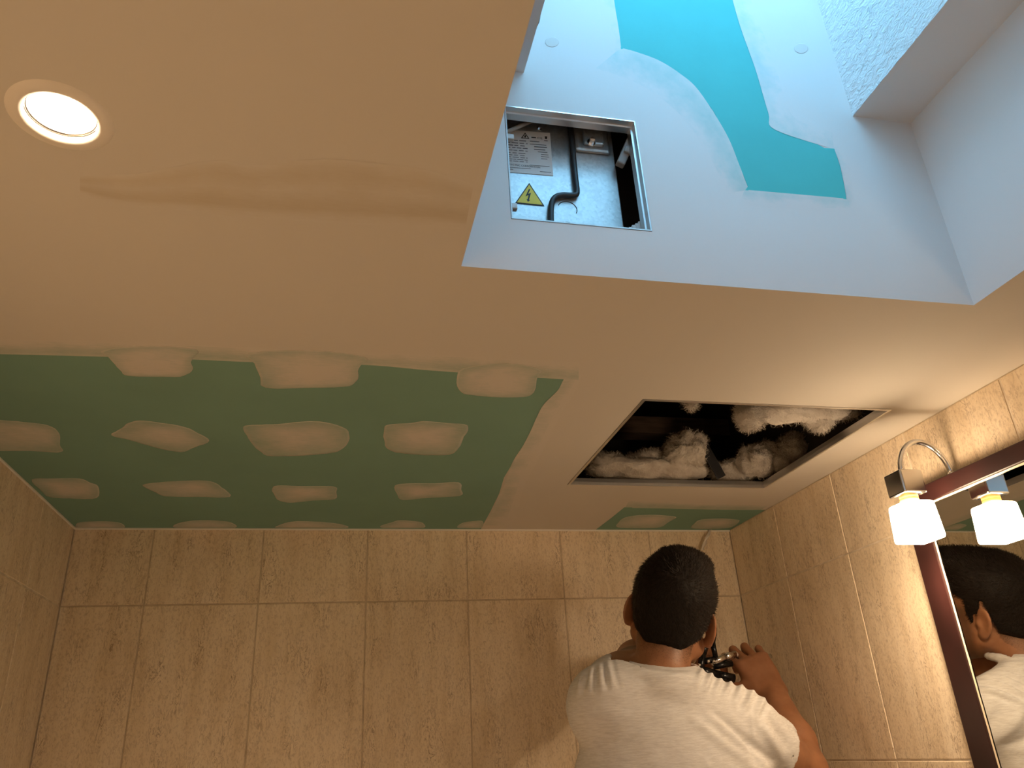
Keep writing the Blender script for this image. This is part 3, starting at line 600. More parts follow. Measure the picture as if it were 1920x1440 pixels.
# ------------------------------------------------------------------ mirror
MF = XR-0.025; MG = XR-0.020
MY1, MY0, MZ1, MZ0 = 1.251, -0.20, CZ+0.399, CZ-0.75
WS, WT = 0.052, 0.0325
mr = empty('wall_mirror', (XR, (MY0+MY1)/2, MZ0), 'rectangular wall mirror with dark burgundy wooden frame', 'mirror')
def mbox(name, y0, y1, z0, z1, x0, x1, m, bev): return keep(bobj(name, bbox_bm(x0, x1, y0, y1, z0, z1, bev), m), mr)
mbox('frame_rail', MY0, MY1, MZ1-WT, MZ1, MF, XR-0.0012, 'burgundy_wood', 0.0025); mbox('frame_rail', MY0, MY1, MZ0, MZ0+WT, MF, XR-0.0012, 'burgundy_wood', 0.0025)
mbox('frame_stile', MY1-WS, MY1, MZ0+WT, MZ1-WT, MF, XR-0.0012, 'burgundy_wood', 0.0025); mbox('frame_stile', MY0, MY0+WS, MZ0+WT, MZ1-WT, MF, XR-0.0012, 'burgundy_wood', 0.0025)
keep(pymesh('mirror_glass', [(MG, MY0+WS, MZ0+WT), (MG, MY1-WS, MZ0+WT), (MG, MY1-WS, MZ1-WT), (MG, MY0+WS, MZ1-WT)], [(0, 1, 2, 3)], 'mirror_silver'), mr)
def wavy(name, p0, p1, w, ax):
    V = []; Fc = []; n = 60; p0, p1 = np.array(p0), np.array(p1)
    for i in range(n+1):
        q = p0+(p1-p0)*i/n; jj = w*(1+0.35*mnoise.noise((i*0.7, 3, ax))); off = np.array([0, -jj, 0]) if ax == 'y' or ax == 1 else np.array([0, 0, -jj])
        V += [tuple(q), tuple(q+off+np.array([0.0010, 0, 0]))]
    for i in range(n): Fc.append((2*i, 2*i+1, 2*i+3, 2*i+2))
    return keep(pymesh(name, V, Fc, 'glass_bevel'), mr)
wavy('glass_bevel', (MG-0.0022, MY1-WS, MZ1-WT), (MG-0.0022, MY1-WS, MZ0+WT), 0.0030, 1)
wavy('glass_bevel', (MG-0.0022, MY1-WS, MZ1-WT), (MG-0.0022, MY0+WS, MZ1-WT), 0.0032, 2)

# ------------------------------------------------------------------ mirror lamps
def mirror_lamp(yc, label):
    LX = XR-0.020-0.0845
    lp = empty('mirror_lamp', (XR-0.012, yc, MZ1), label, 'lamp', 'lamps over the mirror')
    fx = XR-0.013; zf = MZ1; zc = CZ+0.4045
    foot = lathe('foot', [(0.0, 0.004), (0.006, 0.004), (0.0072, 0.0), (0.0072, -0.0004)], 'chrome', None, 24, (fx, yc-0.012, MZ1+0.0004)); keep(foot, lp)
    pts = []
    for k in range(25):
        a = math.pi*k/24; cx = (fx+LX)/2; rx = (fx-LX)/2
        zz = (zf if k < 12 else zc)+0.062*math.sin(a) if False else zf*(1-k/24)+zc*(k/24)+0.060*math.sin(a)
        pts.append((cx+rx*math.cos(a), yc-0.012+0.012*k/24, zz))
    keep(tube('arm', pts, 0.0052, 'chrome', None, 16), lp)
    cb = bobj('cap', bbox_bm(-0.0225, 0.0225, -0.0225, 0.0225, -0.042, 0.0, 0.0035, seg=3), 'chrome', None); cb.location = (LX, yc, zc); keep(cb, lp)
    so = lathe('socket', [(0.0, 0.002), (0.0155, 0.002), (0.0155, -0.004), (0.0148, -0.005), (0.0155, -0.006), (0.0155, -0.010), (0.0148, -0.011), (0.0155, -0.012), (0.0155, -0.020)], 'ceramic_socket', None, 32, (LX, yc, zc-0.042)); keep(so, lp)
    b = bmesh.new(); bmesh.ops.create_cube(b, size=1.0); H = 0.066; zt = zc-0.042-0.0135
    for v in b.verts:
        w = 0.0545 if v.co.z > 0 else 0.0605; v.co = (v.co.x*w, v.co.y*w, zt-H/2+v.co.z*H)
    bmesh.ops.bevel(b, geom=list(b.edges), offset=0.006, segments=4, affect='EDGES', profile=0.5)
    sh = bobj('shade', b, 'opal_glass', None, True); sh.location = (LX, yc, 0); sh['label'] = 'glowing white opal glass cube shade'; keep(sh, lp)
    bb = lathe('added_glow_disc', [(0.0, -0.0012), (0.010, -0.0011), (0.017, -0.0006), (0.019, 0.0004), (0.0, 0.0006)], 'added_disc_glow', None, 32, (LX, yc, zt-H-0.0008)); keep(bb, lp)  # glowing disc added below the closed shade to throw more light down
    return lp
mirror_lamp(1.136, 'chrome swan-neck lamp with glowing cube shade at the mirror corner')
mirror_lamp(-0.085, 'chrome swan-neck lamp over the near end of the mirror')

# ------------------------------------------------------------------ loose end of joint tape
V = []; Fc = []
tp = catmull([A(1330, 992.5, YB-0.004), A(1328, 1000, YB-0.016), A(1323, 1010, YB-0.024), A(1318, 1022, YB-0.020), A(1315, 1032, YB-0.012)], 5)
for i, q in enumerate(tp): w = 0.0075*(1+0.2*math.sin(i)); V += [(q[0]-w*0.4, q[1]-0.003, q[2]), (q[0]+w, q[1], q[2]+0.001)]
for i in range(len(tp)-1): Fc.append((2*i, 2*i+1, 2*i+3, 2*i+2))
jt = pymesh('joint_tape', V, Fc, 'paper_tape', None, True); sm = jt.modifiers.new('thickness', 'SOLIDIFY'); sm.thickness = 0.0006
tag(jt, 'loose curled end of paper joint tape hanging behind the man\'s head', 'tape')

# ------------------------------------------------------------------ the man: signed distance fields turned into smooth meshes
class Field:
    def __init__(s, lo, hi, h):
        s.lo = np.array(lo, float); s.h = h; s.n = np.ceil((np.array(hi)-s.lo)/h).astype(int)+1
        s.F = np.full(s.n, 1.0, np.float32)
    def sub(s, lo, hi):
        i0 = np.clip(np.floor((np.array(lo)-s.lo)/s.h).astype(int), 0, s.n-1); i1 = np.clip(np.ceil((np.array(hi)-s.lo)/s.h).astype(int)+1, 1, s.n)
        ax = [(s.lo[a]+s.h*np.arange(i0[a], i1[a])).astype(np.float32) for a in range(3)]
        return tuple(slice(i0[a], i1[a]) for a in range(3)), np.meshgrid(*ax, indexing='ij', sparse=True)
    def add(s, d, sl, k):
        f = s.F[sl]
        if k <= 0: s.F[sl] = np.minimum(f, d); return
        hh = np.maximum(k-np.abs(f-d), 0)/k; s.F[sl] = np.minimum(f, d)-hh*hh*k*0.25
    def cut(s, d, sl, k):
        f = s.F[sl]; nd = -d
        if k <= 0: s.F[sl] = np.maximum(f, nd); return
        hh = np.maximum(k-np.abs(f-nd), 0)/k; s.F[sl] = np.maximum(f, nd)+hh*hh*k*0.25
    def cap(s, a, b, ra, rb, k=0.02, cut=False):
        a, b = np.array(a, float), np.array(b, float); m = max(ra, rb)+k+0.012
        sl, (X, Y, Z) = s.sub(np.minimum(a, b)-m, np.maximum(a, b)+m)
        d = b-a; L2 = d @ d
        tt = np.clip(((X-a[0])*d[0]+(Y-a[1])*d[1]+(Z-a[2])*d[2])/L2, 0, 1)
        dist = np.sqrt((X-a[0]-tt*d[0])**2+(Y-a[1]-tt*d[1])**2+(Z-a[2]-tt*d[2])**2)-(ra+(rb-ra)*tt)
        (s.cut if cut else s.add)(dist, sl, k)
    def ell(s, c, r, R=None, k=0.02, cut=False):
        c, r = np.array(c, float), np.array(r, float); R = np.eye(3) if R is None else R; m = r.max()+k+0.012
        sl, (X, Y, Z) = s.sub(c-m, c+m); X, Y, Z = X-c[0], Y-c[1], Z-c[2]
        q = [(R[0, i]*X+R[1, i]*Y+R[2, i]*Z) for i in range(3)]
        k0 = np.sqrt((q[0]/r[0])**2+(q[1]/r[1])**2+(q[2]/r[2])**2)+1e-6; k1 = np.sqrt((q[0]/r[0]**2)**2+(q[1]/r[1]**2)**2+(q[2]/r[2]**2)**2)+1e-6
        (s.cut if cut else s.add)(np.where(k0 < 0.3, -r.min()*0.7, k0*(k0-1.0)/k1), sl, k)
    def plane(s, p, n, side=None, rad=None):       # remove the half space beyond the plane (within rad of p)
        p, n = np.array(p, float), np.array(n, float); n = n/np.linalg.norm(n)
        if rad: sl, (X, Y, Z) = s.sub(p-rad, p+rad)
        else: sl, (X, Y, Z) = s.sub(s.lo, s.lo+s.n*s.h)
        d = (X-p[0])*n[0]+(Y-p[1])*n[1]+(Z-p[2])*n[2]; s.F[sl] = np.maximum(s.F[sl], d)
    def mesh(s):
        F = s.F; S_ = F < 0; c = [S_[i:S_.shape[0]-1+i, j:S_.shape[1]-1+j, k:S_.shape[2]-1+k] for i in (0, 1) for j in (0, 1) for k in (0, 1)]
        cnt = np.zeros(c[0].shape, np.int8)
        for q in c: cnt += q
        act = np.argwhere((cnt > 0) & (cnt < 8)); idx = np.full(c[0].shape, -1, np.int32); idx[tuple(act.T)] = np.arange(len(act))
        val = {}; pos = np.zeros((len(act), 3)); num = np.zeros(len(act))
        for i in (0, 1):
            for j in (0, 1):
                for k in (0, 1): val[(i, j, k)] = F[act[:, 0]+i, act[:, 1]+j, act[:, 2]+k].astype(float)
        for a in range(3):
            for u in (0, 1):
                for w in (0, 1):
                    p = [u, w]; p.insert(a, 0); q = [u, w]; q.insert(a, 1); va, vb = val[tuple(p)], val[tuple(q)]
                    m = (va < 0) != (vb < 0); tt = np.where(m, va/np.where(m, va-vb, 1), 0)
                    P = np.tile(np.array(p, float), (len(act), 1)); P[:, a] += tt; pos[m] += P[m]; num[m] += 1
        V = s.lo+s.h*(act+pos/num[:, None]); Q = []
        for a in range(3):
            b_, c_ = (a+1) % 3, (a+2) % 3
            lo = [slice(None)]*3; hi = [slice(None)]*3; lo[a] = slice(0, -1); hi[a] = slice(1, None)
            s0, s1 = S_[tuple(lo)], S_[tuple(hi)]; E_ = np.argwhere(s0 != s1)
            E_ = E_[(E_[:, b_] > 0) & (E_[:, c_] > 0) & (E_[:, b_] < idx.shape[b_]) & (E_[:, c_] < idx.shape[c_])]
            fl = s0[tuple(E_.T)]
            def g(db, dc): e_ = E_.copy(); e_[:, b_] += db; e_[:, c_] += dc; return idx[tuple(e_.T)]
            q = np.stack([g(-1, -1), g(0, -1), g(0, 0), g(-1, 0)], 1); q[~fl] = q[~fl][:, ::-1]; Q.append(q)
        Q = np.concatenate(Q); Q = Q[(Q >= 0).all(1)]
        return V, Q
def fast_mesh(name, V, Q, m, parent=None):
    me = bpy.data.meshes.new(name); me.vertices.add(len(V)); me.vertices.foreach_set('co', np.asarray(V, np.float32).ravel())
    k = Q.shape[1]; me.loops.add(len(Q)*k); me.loops.foreach_set('vertex_index', Q.astype(np.int32).ravel())
    me.polygons.add(len(Q)); me.polygons.foreach_set('loop_start', np.arange(0, len(Q)*k, k, dtype=np.int32)); me.update(); me.validate(); me.shade_smooth()
    return link(name, me, m, parent)
def normals(V, Q):
    n = np.cross(V[Q[:, 2]]-V[Q[:, 0]], V[Q[:, 3]]-V[Q[:, 1]]); N = np.zeros_like(V)
    for i in range(4): np.add.at(N, Q[:, i], n)
    return N/(np.linalg.norm(N, axis=1, keepdims=True)+1e-12)
def smooth(V, Q, it=2, f=0.5):
    for _ in range(it):
        A_ = np.zeros_like(V); c = np.zeros(len(V))
        for i in range(4): np.add.at(A_, Q[:, i], V[Q[:, (i+1) % 4]]+V[Q[:, i-1]]); np.add.at(c, Q[:, i], 2)
        V = V*(1-f)+f*A_/np.maximum(c, 1)[:, None]
    return V
unit = lambda v: np.array(v, float)/np.linalg.norm(v)

# head frame: columns right, forward, up
EAR_R, EAR_L = np.array([0.7356, 1.489, CZ+0.194]), np.array([0.601, 1.558, CZ+0.250])
hx = unit(EAR_R-EAR_L); f0 = np.array([0.46, 0.89, 0.0]); f0 = unit(f0-hx*(f0 @ hx)); u0 = np.cross(hx, f0)
PITCH = math.radians(14); hy = math.cos(PITCH)*f0+math.sin(PITCH)*u0; hu = np.cross(hx, hy); HR = np.stack([hx, hy, hu], 1)
HD = (EAR_R+EAR_L)/2+hy*0.016+hu*0.010
def HP(x, y, z): return HD+HR @ np.array([x, y, z])
SL, SR = A(1136, 1322, 1.49), A(1382, 1366, 1.50); NB = A(1244, 1290, 1.475)
EL, WL = A(1194, 1240, 1.735), A(1272, 1216, 1.82)
ER, WR = A(1508, 1445, 1.58), A(1449, 1300, 1.72)
TX, TY = 0.617, 1.495
body = Field((0.36, 1.30, 0.98), (1.06, 1.93, 1.98), 0.0028)
# torso
body.ell((TX, TY, 1.46), (0.165, 0.105, 0.20), k=0.03); body.ell((TX, TY, 1.22), (0.145, 0.10, 0.25), k=0.04)
body.cap(SL, SR, 0.046, 0.046, 0.04); body.cap(NB+np.array([0, 0.02, -0.01]), SL, 0.038, 0.046, 0.03); body.cap(NB+np.array([0, 0.02, -0.01]), SR, 0.038, 0.046, 0.03)
# neck
NB0 = NB+np.array([0, 0.030, -0.03]); NT_ = HP(0, -0.032, -0.060)
body.cap(NB0, NT_, 0.053, 0.054, 0.025)
# skull and face
body.ell(HP(0, -0.012, 0.030), (0.076, 0.096, 0.086), HR, 0.02); body.ell(HP(0, 0.036, -0.028), (0.060, 0.058, 0.082), HR, 0.03)
body.ell(HP(0, 0.050, -0.082), (0.044, 0.044, 0.032), HR, 0.03)
for sg in (-1, 1): body.cap(HP(sg*0.056, 0.0, -0.055), HP(sg*0.018, 0.078, -0.100), 0.018, 0.016, 0.03); body.ell(HP(sg*0.045, 0.068, -0.022), (0.020, 0.018, 0.018), HR, 0.02)
body.cap(HP(-0.036, 0.081, 0.020), HP(0.036, 0.081, 0.020), 0.011, 0.011, 0.02)
for sg in (-1, 1): body.ell(HP(sg*0.032, 0.102, 0.003), (0.017, 0.014, 0.011), HR, 0.012, True); body.ell(HP(sg*0.032, 0.080, 0.002), (0.0125, 0.0125, 0.0125), HR, 0.004)
body.cap(HP(0, 0.090, 0.010), HP(0, 0.110, -0.028), 0.0085, 0.012, 0.012)
for sg in (-1, 1): body.ell(HP(sg*0.013, 0.102, -0.031), (0.008, 0.010, 0.008), HR, 0.008)
body.ell(HP(0, 0.097, -0.056), (0.023, 0.010, 0.0055), HR, 0.008); body.ell(HP(0, 0.095, -0.067), (0.020, 0.010, 0.0065), HR, 0.008); body.cap(HP(-0.02, 0.109, -0.0615), HP(0.02, 0.109, -0.0615), 0.004, 0.004, 0.004, True)
# ears
for sg in (-1, 1):
    eo = unit(hx*sg*math.cos(0.50)-hy*math.sin(0.50)*-0.15); ez = unit(hu-0.18*hy*1.0); ez = unit(ez-eo*(ez @ eo)); ey_ = np.cross(ez, eo)
    # ear blade leans back and away from the skull
    bl = unit(-hy*0.86+hx*sg*0.51); nrm = unit(np.cross(ez, bl)); ez2 = unit(np.cross(bl, nrm)); ERt = np.stack([nrm, bl, ez2], 1)
    ec = HP(sg*0.082, -0.016, -0.010)
    body.ell(ec, (0.0055, 0.0200, 0.0310), ERt, 0.006)
    body.ell(ec+bl*0.002+nrm*(0.0065 if (nrm @ (hx*sg)) > 0 else -0.0065)+ez2*0.001, (0.0055, 0.0125, 0.0215), ERt, 0.003, True)
    body.ell(ec-ez2*0.027-bl*0.006, (0.0065, 0.010, 0.010), ERt, 0.008)
    body.ell(ec-bl*0.014-ez2*0.003+hx*sg*0.002, (0.006, 0.006, 0.008), ERt, 0.005)
# arms
def mid(a, b, f): return a+(b-a)*f
def arm(S0, E0, W0, bend):
    body.cap(S0, mid(S0, E0, 0.5), 0.056, 0.052, 0.03); body.cap(mid(S0, E0, 0.35), E0, 0.053, 0.043, 0.03)
    body.cap(E0, mid(E0, W0, 0.35), 0.043, 0.045, 0.02); body.cap(mid(E0, W0, 0.35), W0, 0.044, 0.029, 0.02)
arm(SL, EL, WL, 0); arm(SR, ER, WR, 0)
def hand(Wp, along, back, side, curls, spread=0.0, scale=1.0):
    """side points to the index finger; fingers curl away from the back of the hand"""
    al = unit(along); bk = unit(np.array(back)-al*(np.array(back) @ al)); sd = unit(np.array(side)-al*(np.array(side) @ al)-bk*(np.array(side) @ bk)); z = scale
    for o in (-0.028, -0.010, 0.010, 0.028): body.cap(Wp+sd*o*0.55*z, Wp+al*0.078*z+sd*o*z, 0.0165*z, 0.0125*z, 0.012)
    body.ell(Wp+al*0.045*z-bk*0.006*z, np.array((0.040, 0.040, 0.016))*z, np.stack([sd, al, bk], 1), 0.012)
    tips = []
    for i, (o, L) in enumerate(((0.031, (0.042, 0.025, 0.020)), (0.0105, (0.046, 0.029, 0.021)), (-0.0105, (0.043, 0.027, 0.021)), (-0.031, (0.034, 0.020, 0.018)))):
        p = Wp+al*(0.082-(0.006 if i == 3 else 0)-(0.002 if i == 0 else 0))*z+sd*o*z; ang = 0.0; r = (0.0098, 0.0100, 0.0096, 0.0086)[i]*z; c = curls[i]
        dv = None
        for j in range(3):
            ang += c[j]; dv = al*math.cos(ang)-bk*math.sin(ang)+sd*spread*(1.5-i)*0.1; dv = unit(dv)
            q = p+dv*L[j]*z; body.cap(p, q, r*(1-0.08*j), r*(1-0.08*(j+1)), 0.004); p = q
        tips.append(p)
    tb = Wp+al*0.022*z+sd*0.026*z-bk*0.006*z; t1 = tb+unit(sd*0.75+al*0.55-bk*0.35)*0.040*z; t2 = t1+unit(sd*0.15+al*0.75-bk*0.65)*0.032*z; t3 = t2+unit(-sd*0.25+al*0.65-bk*0.75)*0.024*z
    body.cap(tb, t1, 0.0165*z, 0.0125*z, 0.012); body.cap(t1, t2, 0.0120*z, 0.0110*z, 0.005); body.cap(t2, t3, 0.0110*z, 0.0088*z, 0.004)
    return tips
KR = A(1403, 1230, 1.765)
toc = unit(-np.array([0.9, 1.72, -0.02]))
hand(WR, KR-WR, toc+np.array([0.25, 0, 0.45]), A(1370, 1230, 1.76)-A(1440, 1236, 1.76), [(0.50, 1.45, 0.8), (0.42, 1.5, 0.8), (0.42, 1.5, 0.8), (0.5, 1.45, 0.8)], 1.4, 1.08)
hand(WL, A(1305, 1208, 1.85)-WL, np.array([-0.1, -0.6, 0.8]), np.array([0.2, 0.7, 0.6]), [(0.6, 1.1, 0.7)]*4, 0.0, 1.0)
V, Q = body.mesh(); V = smooth(V, Q, 1, 0.4)
man = empty('person', (TX, TY, 0.12), 'man in a white T-shirt seen from behind, reaching up with a tool', 'person')
bo = fast_mesh('body', V, Q, 'skin'); keep(bo, man)
loc = (V-HD) @ HR
tone = np.zeros(len(V))
bz = np.clip((0.030-loc[:, 2])/0.02, 0, 1)*np.clip((loc[:, 1]-0.006-np.clip(loc[:, 2]+0.05, 0, 1)*0.15)/0.015, 0, 1)*np.clip((loc[:, 2]+0.135)/0.02, 0, 1)*np.clip((-0.030-loc[:, 2]+np.clip(np.abs(loc[:, 0])-0.045, 0, 1)*3.0)/0.014, 0, 1)
lip = (np.abs(loc[:, 0]) < 0.022) & (loc[:, 2] > -0.072) & (loc[:, 2] < -0.05) & (loc[:, 1] > 0.09)
tone = np.where(np.linalg.norm(loc, axis=1) < 0.16, bz*0.62, 0); tone[lip] = 0.1
brow = (np.abs(np.abs(loc[:, 0])-0.033) < 0.02) & (np.abs(loc[:, 2]-0.024) < 0.006) & (loc[:, 1] > 0.06); tone[brow] = 0.85
# fading stubble under the hairline at the nape
nape = np.clip((loc[:, 2]+0.085)/0.035, 0, 1)*np.clip((-0.005-loc[:, 1])/0.02, 0, 1)*(np.abs(loc[:, 0]) < 0.055); tone = np.maximum(tone, nape*0.45*(np.linalg.norm(loc, axis=1) < 0.16))
nape_w = nape*(np.linalg.norm(loc, axis=1) < 0.16)
at = bo.data.attributes.new('tone', 'FLOAT', 'POINT'); at.data.foreach_set('value', tone.astype(np.float32))
for sg in (-1, 1):
    b = bmesh.new(); bmesh.ops.create_uvsphere(b, u_segments=16, v_segments=10, radius=0.0122, matrix=Matrix.Translation(HP(sg*0.032, 0.0825, 0.002))); keep(bobj('eye', b, 'eye_white', None, True), man)

# hair: thick cap fading towards nape and temples
hair = Field(HD-0.17, HD+0.17, 0.0025)
hair.ell(HP(0, -0.014, 0.036), (0.0815, 0.1010, 0.0925), HR, 0.0); hair.ell(HP(0, -0.038, -0.026), (0.063, 0.056, 0.066), HR, 0.03)
hair.ell(HP(0, 0.050, 0.100), (0.058, 0.055, 0.030), HR, 0.03); hair.ell(HP(0, 0.085, 0.103), (0.045, 0.025, 0.020), HR, 0.02)
sl, (X, Y, Z) = hair.sub(hair.lo, hair.lo+hair.n*hair.h)
lx, ly, lz = [(X-HD[0])*HR[0, i]+(Y-HD[1])*HR[1, i]+(Z-HD[2])*HR[2, i] for i in range(3)]
front = ly-(0.020+np.clip(lz, -0.03, 0.2)*0.0+np.clip((lz-0.035)/0.03, 0, 1)*0.085)           # keeps forehead and cheeks clear
side = 0.004-lz+np.clip((-ly-0.018)/0.018, 0, 1)*-0.060+np.clip(np.abs(lx)-0.034, 0, 0.06)*0.75*(ly < -0.01)                                          # above the ears, down to the nape behind them
front2 = np.maximum(front, -1)
hair.F = np.maximum(np.maximum(hair.F, front*0.7), side*0.7).astype(np.float32)
# sideburn in front of the ear
for sg in (-1, 1): hair.cap(HP(sg*0.070, 0.010, 0.02), HP(sg*0.0655, 0.014, -0.018), 0.008, 0.0035, 0.006)
Vh, Qh = hair.mesh(); Vh = smooth(Vh, Qh, 2, 0.5); Nh = normals(Vh, Qh)
Lh = (Vh-HD) @ HR
d_ = np.array([mnoise.noise(Vector(v*70))*0.0016+mnoise.noise(Vector(v*190))*0.0012 for v in Vh]); Vh = Vh+Nh*d_[:, None]
ho = fast_mesh('hair', Vh, Qh, 'hair'); keep(ho, man); ho['label'] = 'short cropped black hair'
# short strands swirling from the crown
area_pick = RNG.integers(0, len(Qh), 16000); P = Vh[Qh[area_pick]]; w4 = RNG.dirichlet(np.ones(4), len(P)); P0 = (P*w4[:, :, None]).sum(1); N0 = Nh[Qh[area_pick, 0]]
Nb = normals(V, Q); qz = np.where((nape_w[Q[:, 0]] > 0.02))[0]; pk_ = qz[RNG.integers(0, len(qz), 9000)]; pk_ = pk_[RNG.random(len(pk_)) < nape_w[Q[pk_, 0]]]
w4 = RNG.dirichlet(np.ones(4), len(pk_)); P0 = np.concatenate([P0, (V[Q[pk_]]*w4[:, :, None]).sum(1)]); N0 = np.concatenate([N0, Nb[Q[pk_, 0]]])
crown = HP(0.012, -0.085, 0.070)
fl = P0-crown; fl = fl-N0*(fl*N0).sum(1, keepdims=True); fl = fl/(np.linalg.norm(fl, axis=1, keepdims=True)+1e-6); sw = np.cross(N0, fl)
lc = (P0-HD) @ HR
ln = np.where(lc[:, 2] > 0.04, 0.013, np.where(lc[:, 2] > -0.01, 0.009, np.where(lc[:, 2] > -0.04, 0.005, 0.0018)))*RNG.uniform(0.7, 1.3, len(P0))
dirv = fl*0.75+sw*0.45+N0*0.42+RNG.normal(0, 0.22, P0.shape); dirv /= np.linalg.norm(dirv, axis=1, keepdims=True)
sdv = np.cross(dirv, N0); sdv /= (np.linalg.norm(sdv, axis=1, keepdims=True)+1e-9); wd = 0.00035
b0 = P0-N0*0.001; m0 = P0+dirv*ln[:, None]*0.55; t0 = P0+(dirv*0.95-N0*0.25+fl*0.15)*ln[:, None]
VV = np.concatenate([b0-sdv*wd, b0+sdv*wd, m0+sdv*wd*0.8, m0-sdv*wd*0.8, t0]); n = len(P0); i_ = np.arange(n)
Q1 = np.stack([i_, i_+n, i_+2*n, i_+3*n], 1); T1 = np.stack([i_+3*n, i_+2*n, i_+4*n, i_+4*n], 1)
me = bpy.data.meshes.new('hair_strands'); me.from_pydata(VV.tolist(), [], Q1.tolist()+T1[:, :3].tolist()); me.update(); so = link('hair_strands', me, 'hair_strand'); so['kind'] = 'stuff'
so.parent = ho; so.matrix_parent_inverse = parent_world(ho).inverted()

# T-shirt
sh = Field((0.34, 1.28, 0.98), (1.06, 1.80, 1.78), 0.0036)
sh.ell((TX, TY, 1.455), (0.187, 0.124, 0.205), k=0.03); sh.ell((TX, TY, 1.20), (0.172, 0.125, 0.32), k=0.06)
sh.cap(SL, SR, 0.060, 0.062, 0.04); sh.cap(NB+np.array([0, 0.005, 0.008]), SL, 0.060, 0.060, 0.03); sh.cap(NB+np.array([0, 0.005, 0.006]), SR, 0.060, 0.062, 0.03)
dL, dR = unit(EL-SL), unit(ER-SR)
sh.cap(SL, SL+dL*0.20, 0.066, 0.066, 0.03); sh.cap(SR, SR+dR*0.22, 0.066, 0.065, 0.03)
sh.ell(SR-np.array([0.045, 0, 0.075]), (0.06, 0.07, 0.07), k=0.05)
nax = unit(NT_-NB0); CP = A(1235, 1258, 1.42); cn = unit(np.array([0.07, -0.22, 1.0]))
sl, (X, Y, Z) = sh.sub(NB-0.14, NB+0.16); ta = (X-NB0[0])*nax[0]+(Y-NB0[1])*nax[1]+(Z-NB0[2])*nax[2]
da = np.sqrt((X-NB0[0]-ta*nax[0])**2+(Y-NB0[1]-ta*nax[1])**2+(Z-NB0[2]-ta*nax[2])**2)
sh.cut(np.maximum(da-0.098, -((X-CP[0])*cn[0]+(Y-CP[1])*cn[1]+(Z-CP[2])*cn[2])), sl, 0.010)      # everything above the collar line
CC = NB0+nax*(((CP-NB0) @ cn)/(nax @ cn)); c1 = unit(np.cross(cn, (0, 1, 0))); c2 = np.cross(cn, c1)
ring = [CC+(c1*math.cos(a_)+c2*math.sin(a_))*0.0635 for a_ in np.linspace(0, 2*math.pi, 28)]
for p_, q_ in zip(ring[:-1], ring[1:]): sh.cap(p_-cn*0.004, q_-cn*0.004, 0.0060, 0.0060, 0.008)                        # sewn collar band
sh.plane(SL+dL*0.115, dL, rad=0.13); sh.plane(SR+dR*0.105, dR, rad=0.15)
sh.cap(SL+dL*0.085, SL+dL*0.25, 0.060, 0.060, 0.003, True); sh.cap(SR+dR*0.075, SR+dR*0.27, 0.0605, 0.0605, 0.003, True)
sh.plane((TX, TY, 1.005), (0, 0, -1))
Vs, Qs = sh.mesh(); Vs = smooth(Vs, Qs, 2, 0.5); Ns = normals(Vs, Qs)
disp = np.zeros(len(Vs))
cv_ = (Vs-O) @ R_CW.T; PXv = np.stack([960+F_PX*cv_[:, 0]/-cv_[:, 2], 720-F_PX*cv_[:, 1]/-cv_[:, 2]], 1)
seen = np.clip(-(Ns*(Vs-O)/np.linalg.norm(Vs-O, axis=1, keepdims=True)).sum(1)*3+0.6, 0, 1)*(Vs[:, 1] < 1.56)
def fold(p0, p1, w, amp):      # raised or sunken crease on the back, laid from one point of it to another
    global disp
    p0, p1 = np.array(p0, float), np.array(p1, float); d = p1-p0; tt = np.clip(((PXv-p0) @ d)/(d @ d), 0, 1)
    ds = np.linalg.norm(PXv-p0-tt[:, None]*d, axis=1); disp += amp*np.exp(-(ds/w)**2)*np.sin(np.pi*np.clip(0.12+0.76*tt, 0, 1))*seen
for i in range(8): fold((1092+i*8, 1262-i*3.4), (1084+i*11, 1300-i*1.5), 4.0, 0.0042*(1 if i % 2 == 0 else -0.8))     # gathers on the left shoulder
for i in range(14): x0 = 1318+i*9.4; y0 = 1254+i*3.2+max(0, i-7)*4.2; fold((x0+4, y0-10), (x0-16, y0+34), 4.2, 0.0046*(1 if i % 2 == 0 else -0.9))
for (a, b, w, am) in (((1330, 1345), (1435, 1440), 9, .009), ((1345, 1340), (1445, 1425), 7, -.008), ((1300, 1350), (1420, 1445), 10, .006), ((1405, 1300), (1412, 1400), 4, .003), ((1395, 1390), (1425, 1440), 7, -.009), ((1420, 1350), (1465, 1420), 10, .007), ((1440, 1340), (1478, 1400), 8, -.006), ((1160, 1262), (1215, 1275), 4, -.003), ((1215, 1278), (1290, 1262), 6, .003), ((1200, 1292), (1330, 1288), 12, .003), ((1110, 1310), (1180, 1330), 14, -.003), ((1340, 1275), (1400, 1330), 10, -.003)):
    fold(a, b, w, am)
for i in range(26):
    a = np.array((random.uniform(1070, 1440), random.uniform(1290, 1470))); fold(a, a+np.array([random.uniform(-50, 50), random.uniform(-15, 25)]), random.uniform(6, 14), random.uniform(-.0022, .0022))
disp += np.array([mnoise.noise(Vector(v*9))*0.0035+mnoise.noise(Vector(v*26))*0.0014 for v in Vs])
Vs = Vs+Ns*disp[:, None]
so_ = fast_mesh('t_shirt', Vs, Qs, 'shirt_cotton'); keep(so_, man); so_['label'] = 'off-white short-sleeved cotton T-shirt'
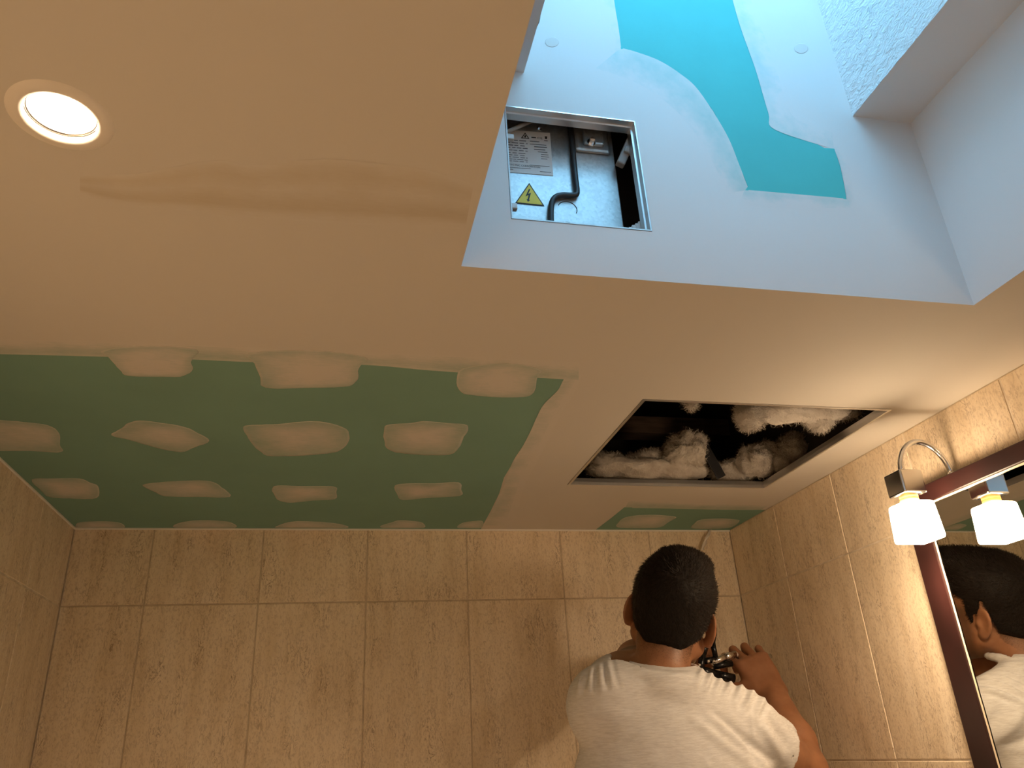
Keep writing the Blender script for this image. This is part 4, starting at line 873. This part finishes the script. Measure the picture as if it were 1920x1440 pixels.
# trousers and shoes (below the frame)
tr_ = Field((0.36, 1.30, 0.12), (0.88, 1.76, 1.06), 0.007)
tr_.ell((TX, TY+0.01, 0.96), (0.155, 0.115, 0.15), k=0.05)
for sg in (-1, 1): tr_.cap((TX+sg*0.085, TY+0.01, 0.92), (TX+sg*0.10, TY+0.03, 0.58), 0.088, 0.066, 0.04); tr_.cap((TX+sg*0.10, TY+0.03, 0.58), (TX+sg*0.105, TY+0.01, 0.19), 0.066, 0.060, 0.03)
tr_.plane((TX, TY, 1.03), (0, 0, 1)); tr_.plane((TX, TY, 0.165), (0, 0, -1))
Vt, Qt = tr_.mesh(); keep(fast_mesh('trousers', smooth(Vt, Qt, 2), Qt, 'trousers'), man)
for sg in (-1, 1):
    fs = Field((TX+sg*0.105-0.08, TY-0.12, 0.10), (TX+sg*0.105+0.08, TY+0.26, 0.28), 0.005)
    fs.cap((TX+sg*0.105, TY-0.03, 0.168), (TX+sg*0.110, TY+0.13, 0.158), 0.044, 0.040, 0.02); fs.cap((TX+sg*0.105, TY+0.0, 0.16), (TX+sg*0.105, TY+0.01, 0.24), 0.044, 0.048, 0.03); fs.plane((TX, TY, 0.1205), (0, 0, -1))
    Vf, Qf = fs.mesh(); keep(fast_mesh('shoe', smooth(Vf, Qf, 1), Qf, 'shoe'), man)

# ------------------------------------------------------------------ tool in his hands
TYD = 1.755
def Tp(px_, py_, dy=0.0): return A(px_, py_, TYD+dy)
tl = empty('crimping_tool', tuple(Tp(1345, 1250)), 'black and chrome hand tool gripped in the man\'s right hand', 'tool')
def bars(name, segs, m, depth=0.7):
    b = bmesh.new()
    for p, q, r0, r1 in segs:
        o = tube('tmp', [p, (np.array(p)+np.array(q))/2, q], [r0, (r0+r1)/2, r1], m, None, 10); b.from_mesh(o.data); me = o.data; bpy.data.objects.remove(o); bpy.data.meshes.remove(me)
    return keep(bobj(name, b, m, None, True), tl)
bars('jaw_frame', [(Tp(1312, 1262), Tp(1318, 1226), .0085, .0080), (Tp(1318, 1226), Tp(1324, 1208), .0080, .0075), (Tp(1322, 1209), Tp(1336, 1206), .0070, .0070), (Tp(1335, 1207), Tp(1339, 1192), .0065, .0055), (Tp(1339, 1192), Tp(1341, 1172), .0055, .0035), (Tp(1336, 1205), Tp(1342, 1234), .0065, .0060), (Tp(1318, 1240), Tp(1343, 1236), .0075, .0070)], 'black_steel')
bars('lower_handle', [(Tp(1308, 1256), Tp(1345, 1266), .0115, .0110), (Tp(1345, 1266), Tp(1376, 1272), .0110, .0100), (Tp(1338, 1250), Tp(1372, 1244), .0065, .0075)], 'black_steel')
bars('upper_handle', [(Tp(1335, 1243), Tp(1360, 1232), .0070, .0085), (Tp(1360, 1232), Tp(1376, 1228, .02), .0085, .0095), (Tp(1376, 1228, .02), Tp(1390, 1232, .06), .0095, .0090), (Tp(1390, 1232, .06), Tp(1432, 1232, .065), .0090, .0075), (Tp(1432, 1232, .065), Tp(1446, 1230, .06), .0075, .0055)], 'chrome')
for px_, py_ in ((1328, 1240), (1338, 1240), (1313, 1226), (1311, 1247)):
    b = bmesh.new(); bmesh.ops.create_uvsphere(b, u_segments=14, v_segments=8, radius=0.0042, matrix=Matrix.Translation(Tp(px_, py_, -0.007))); keep(bobj('rivet', b, 'chrome', None, True), tl)
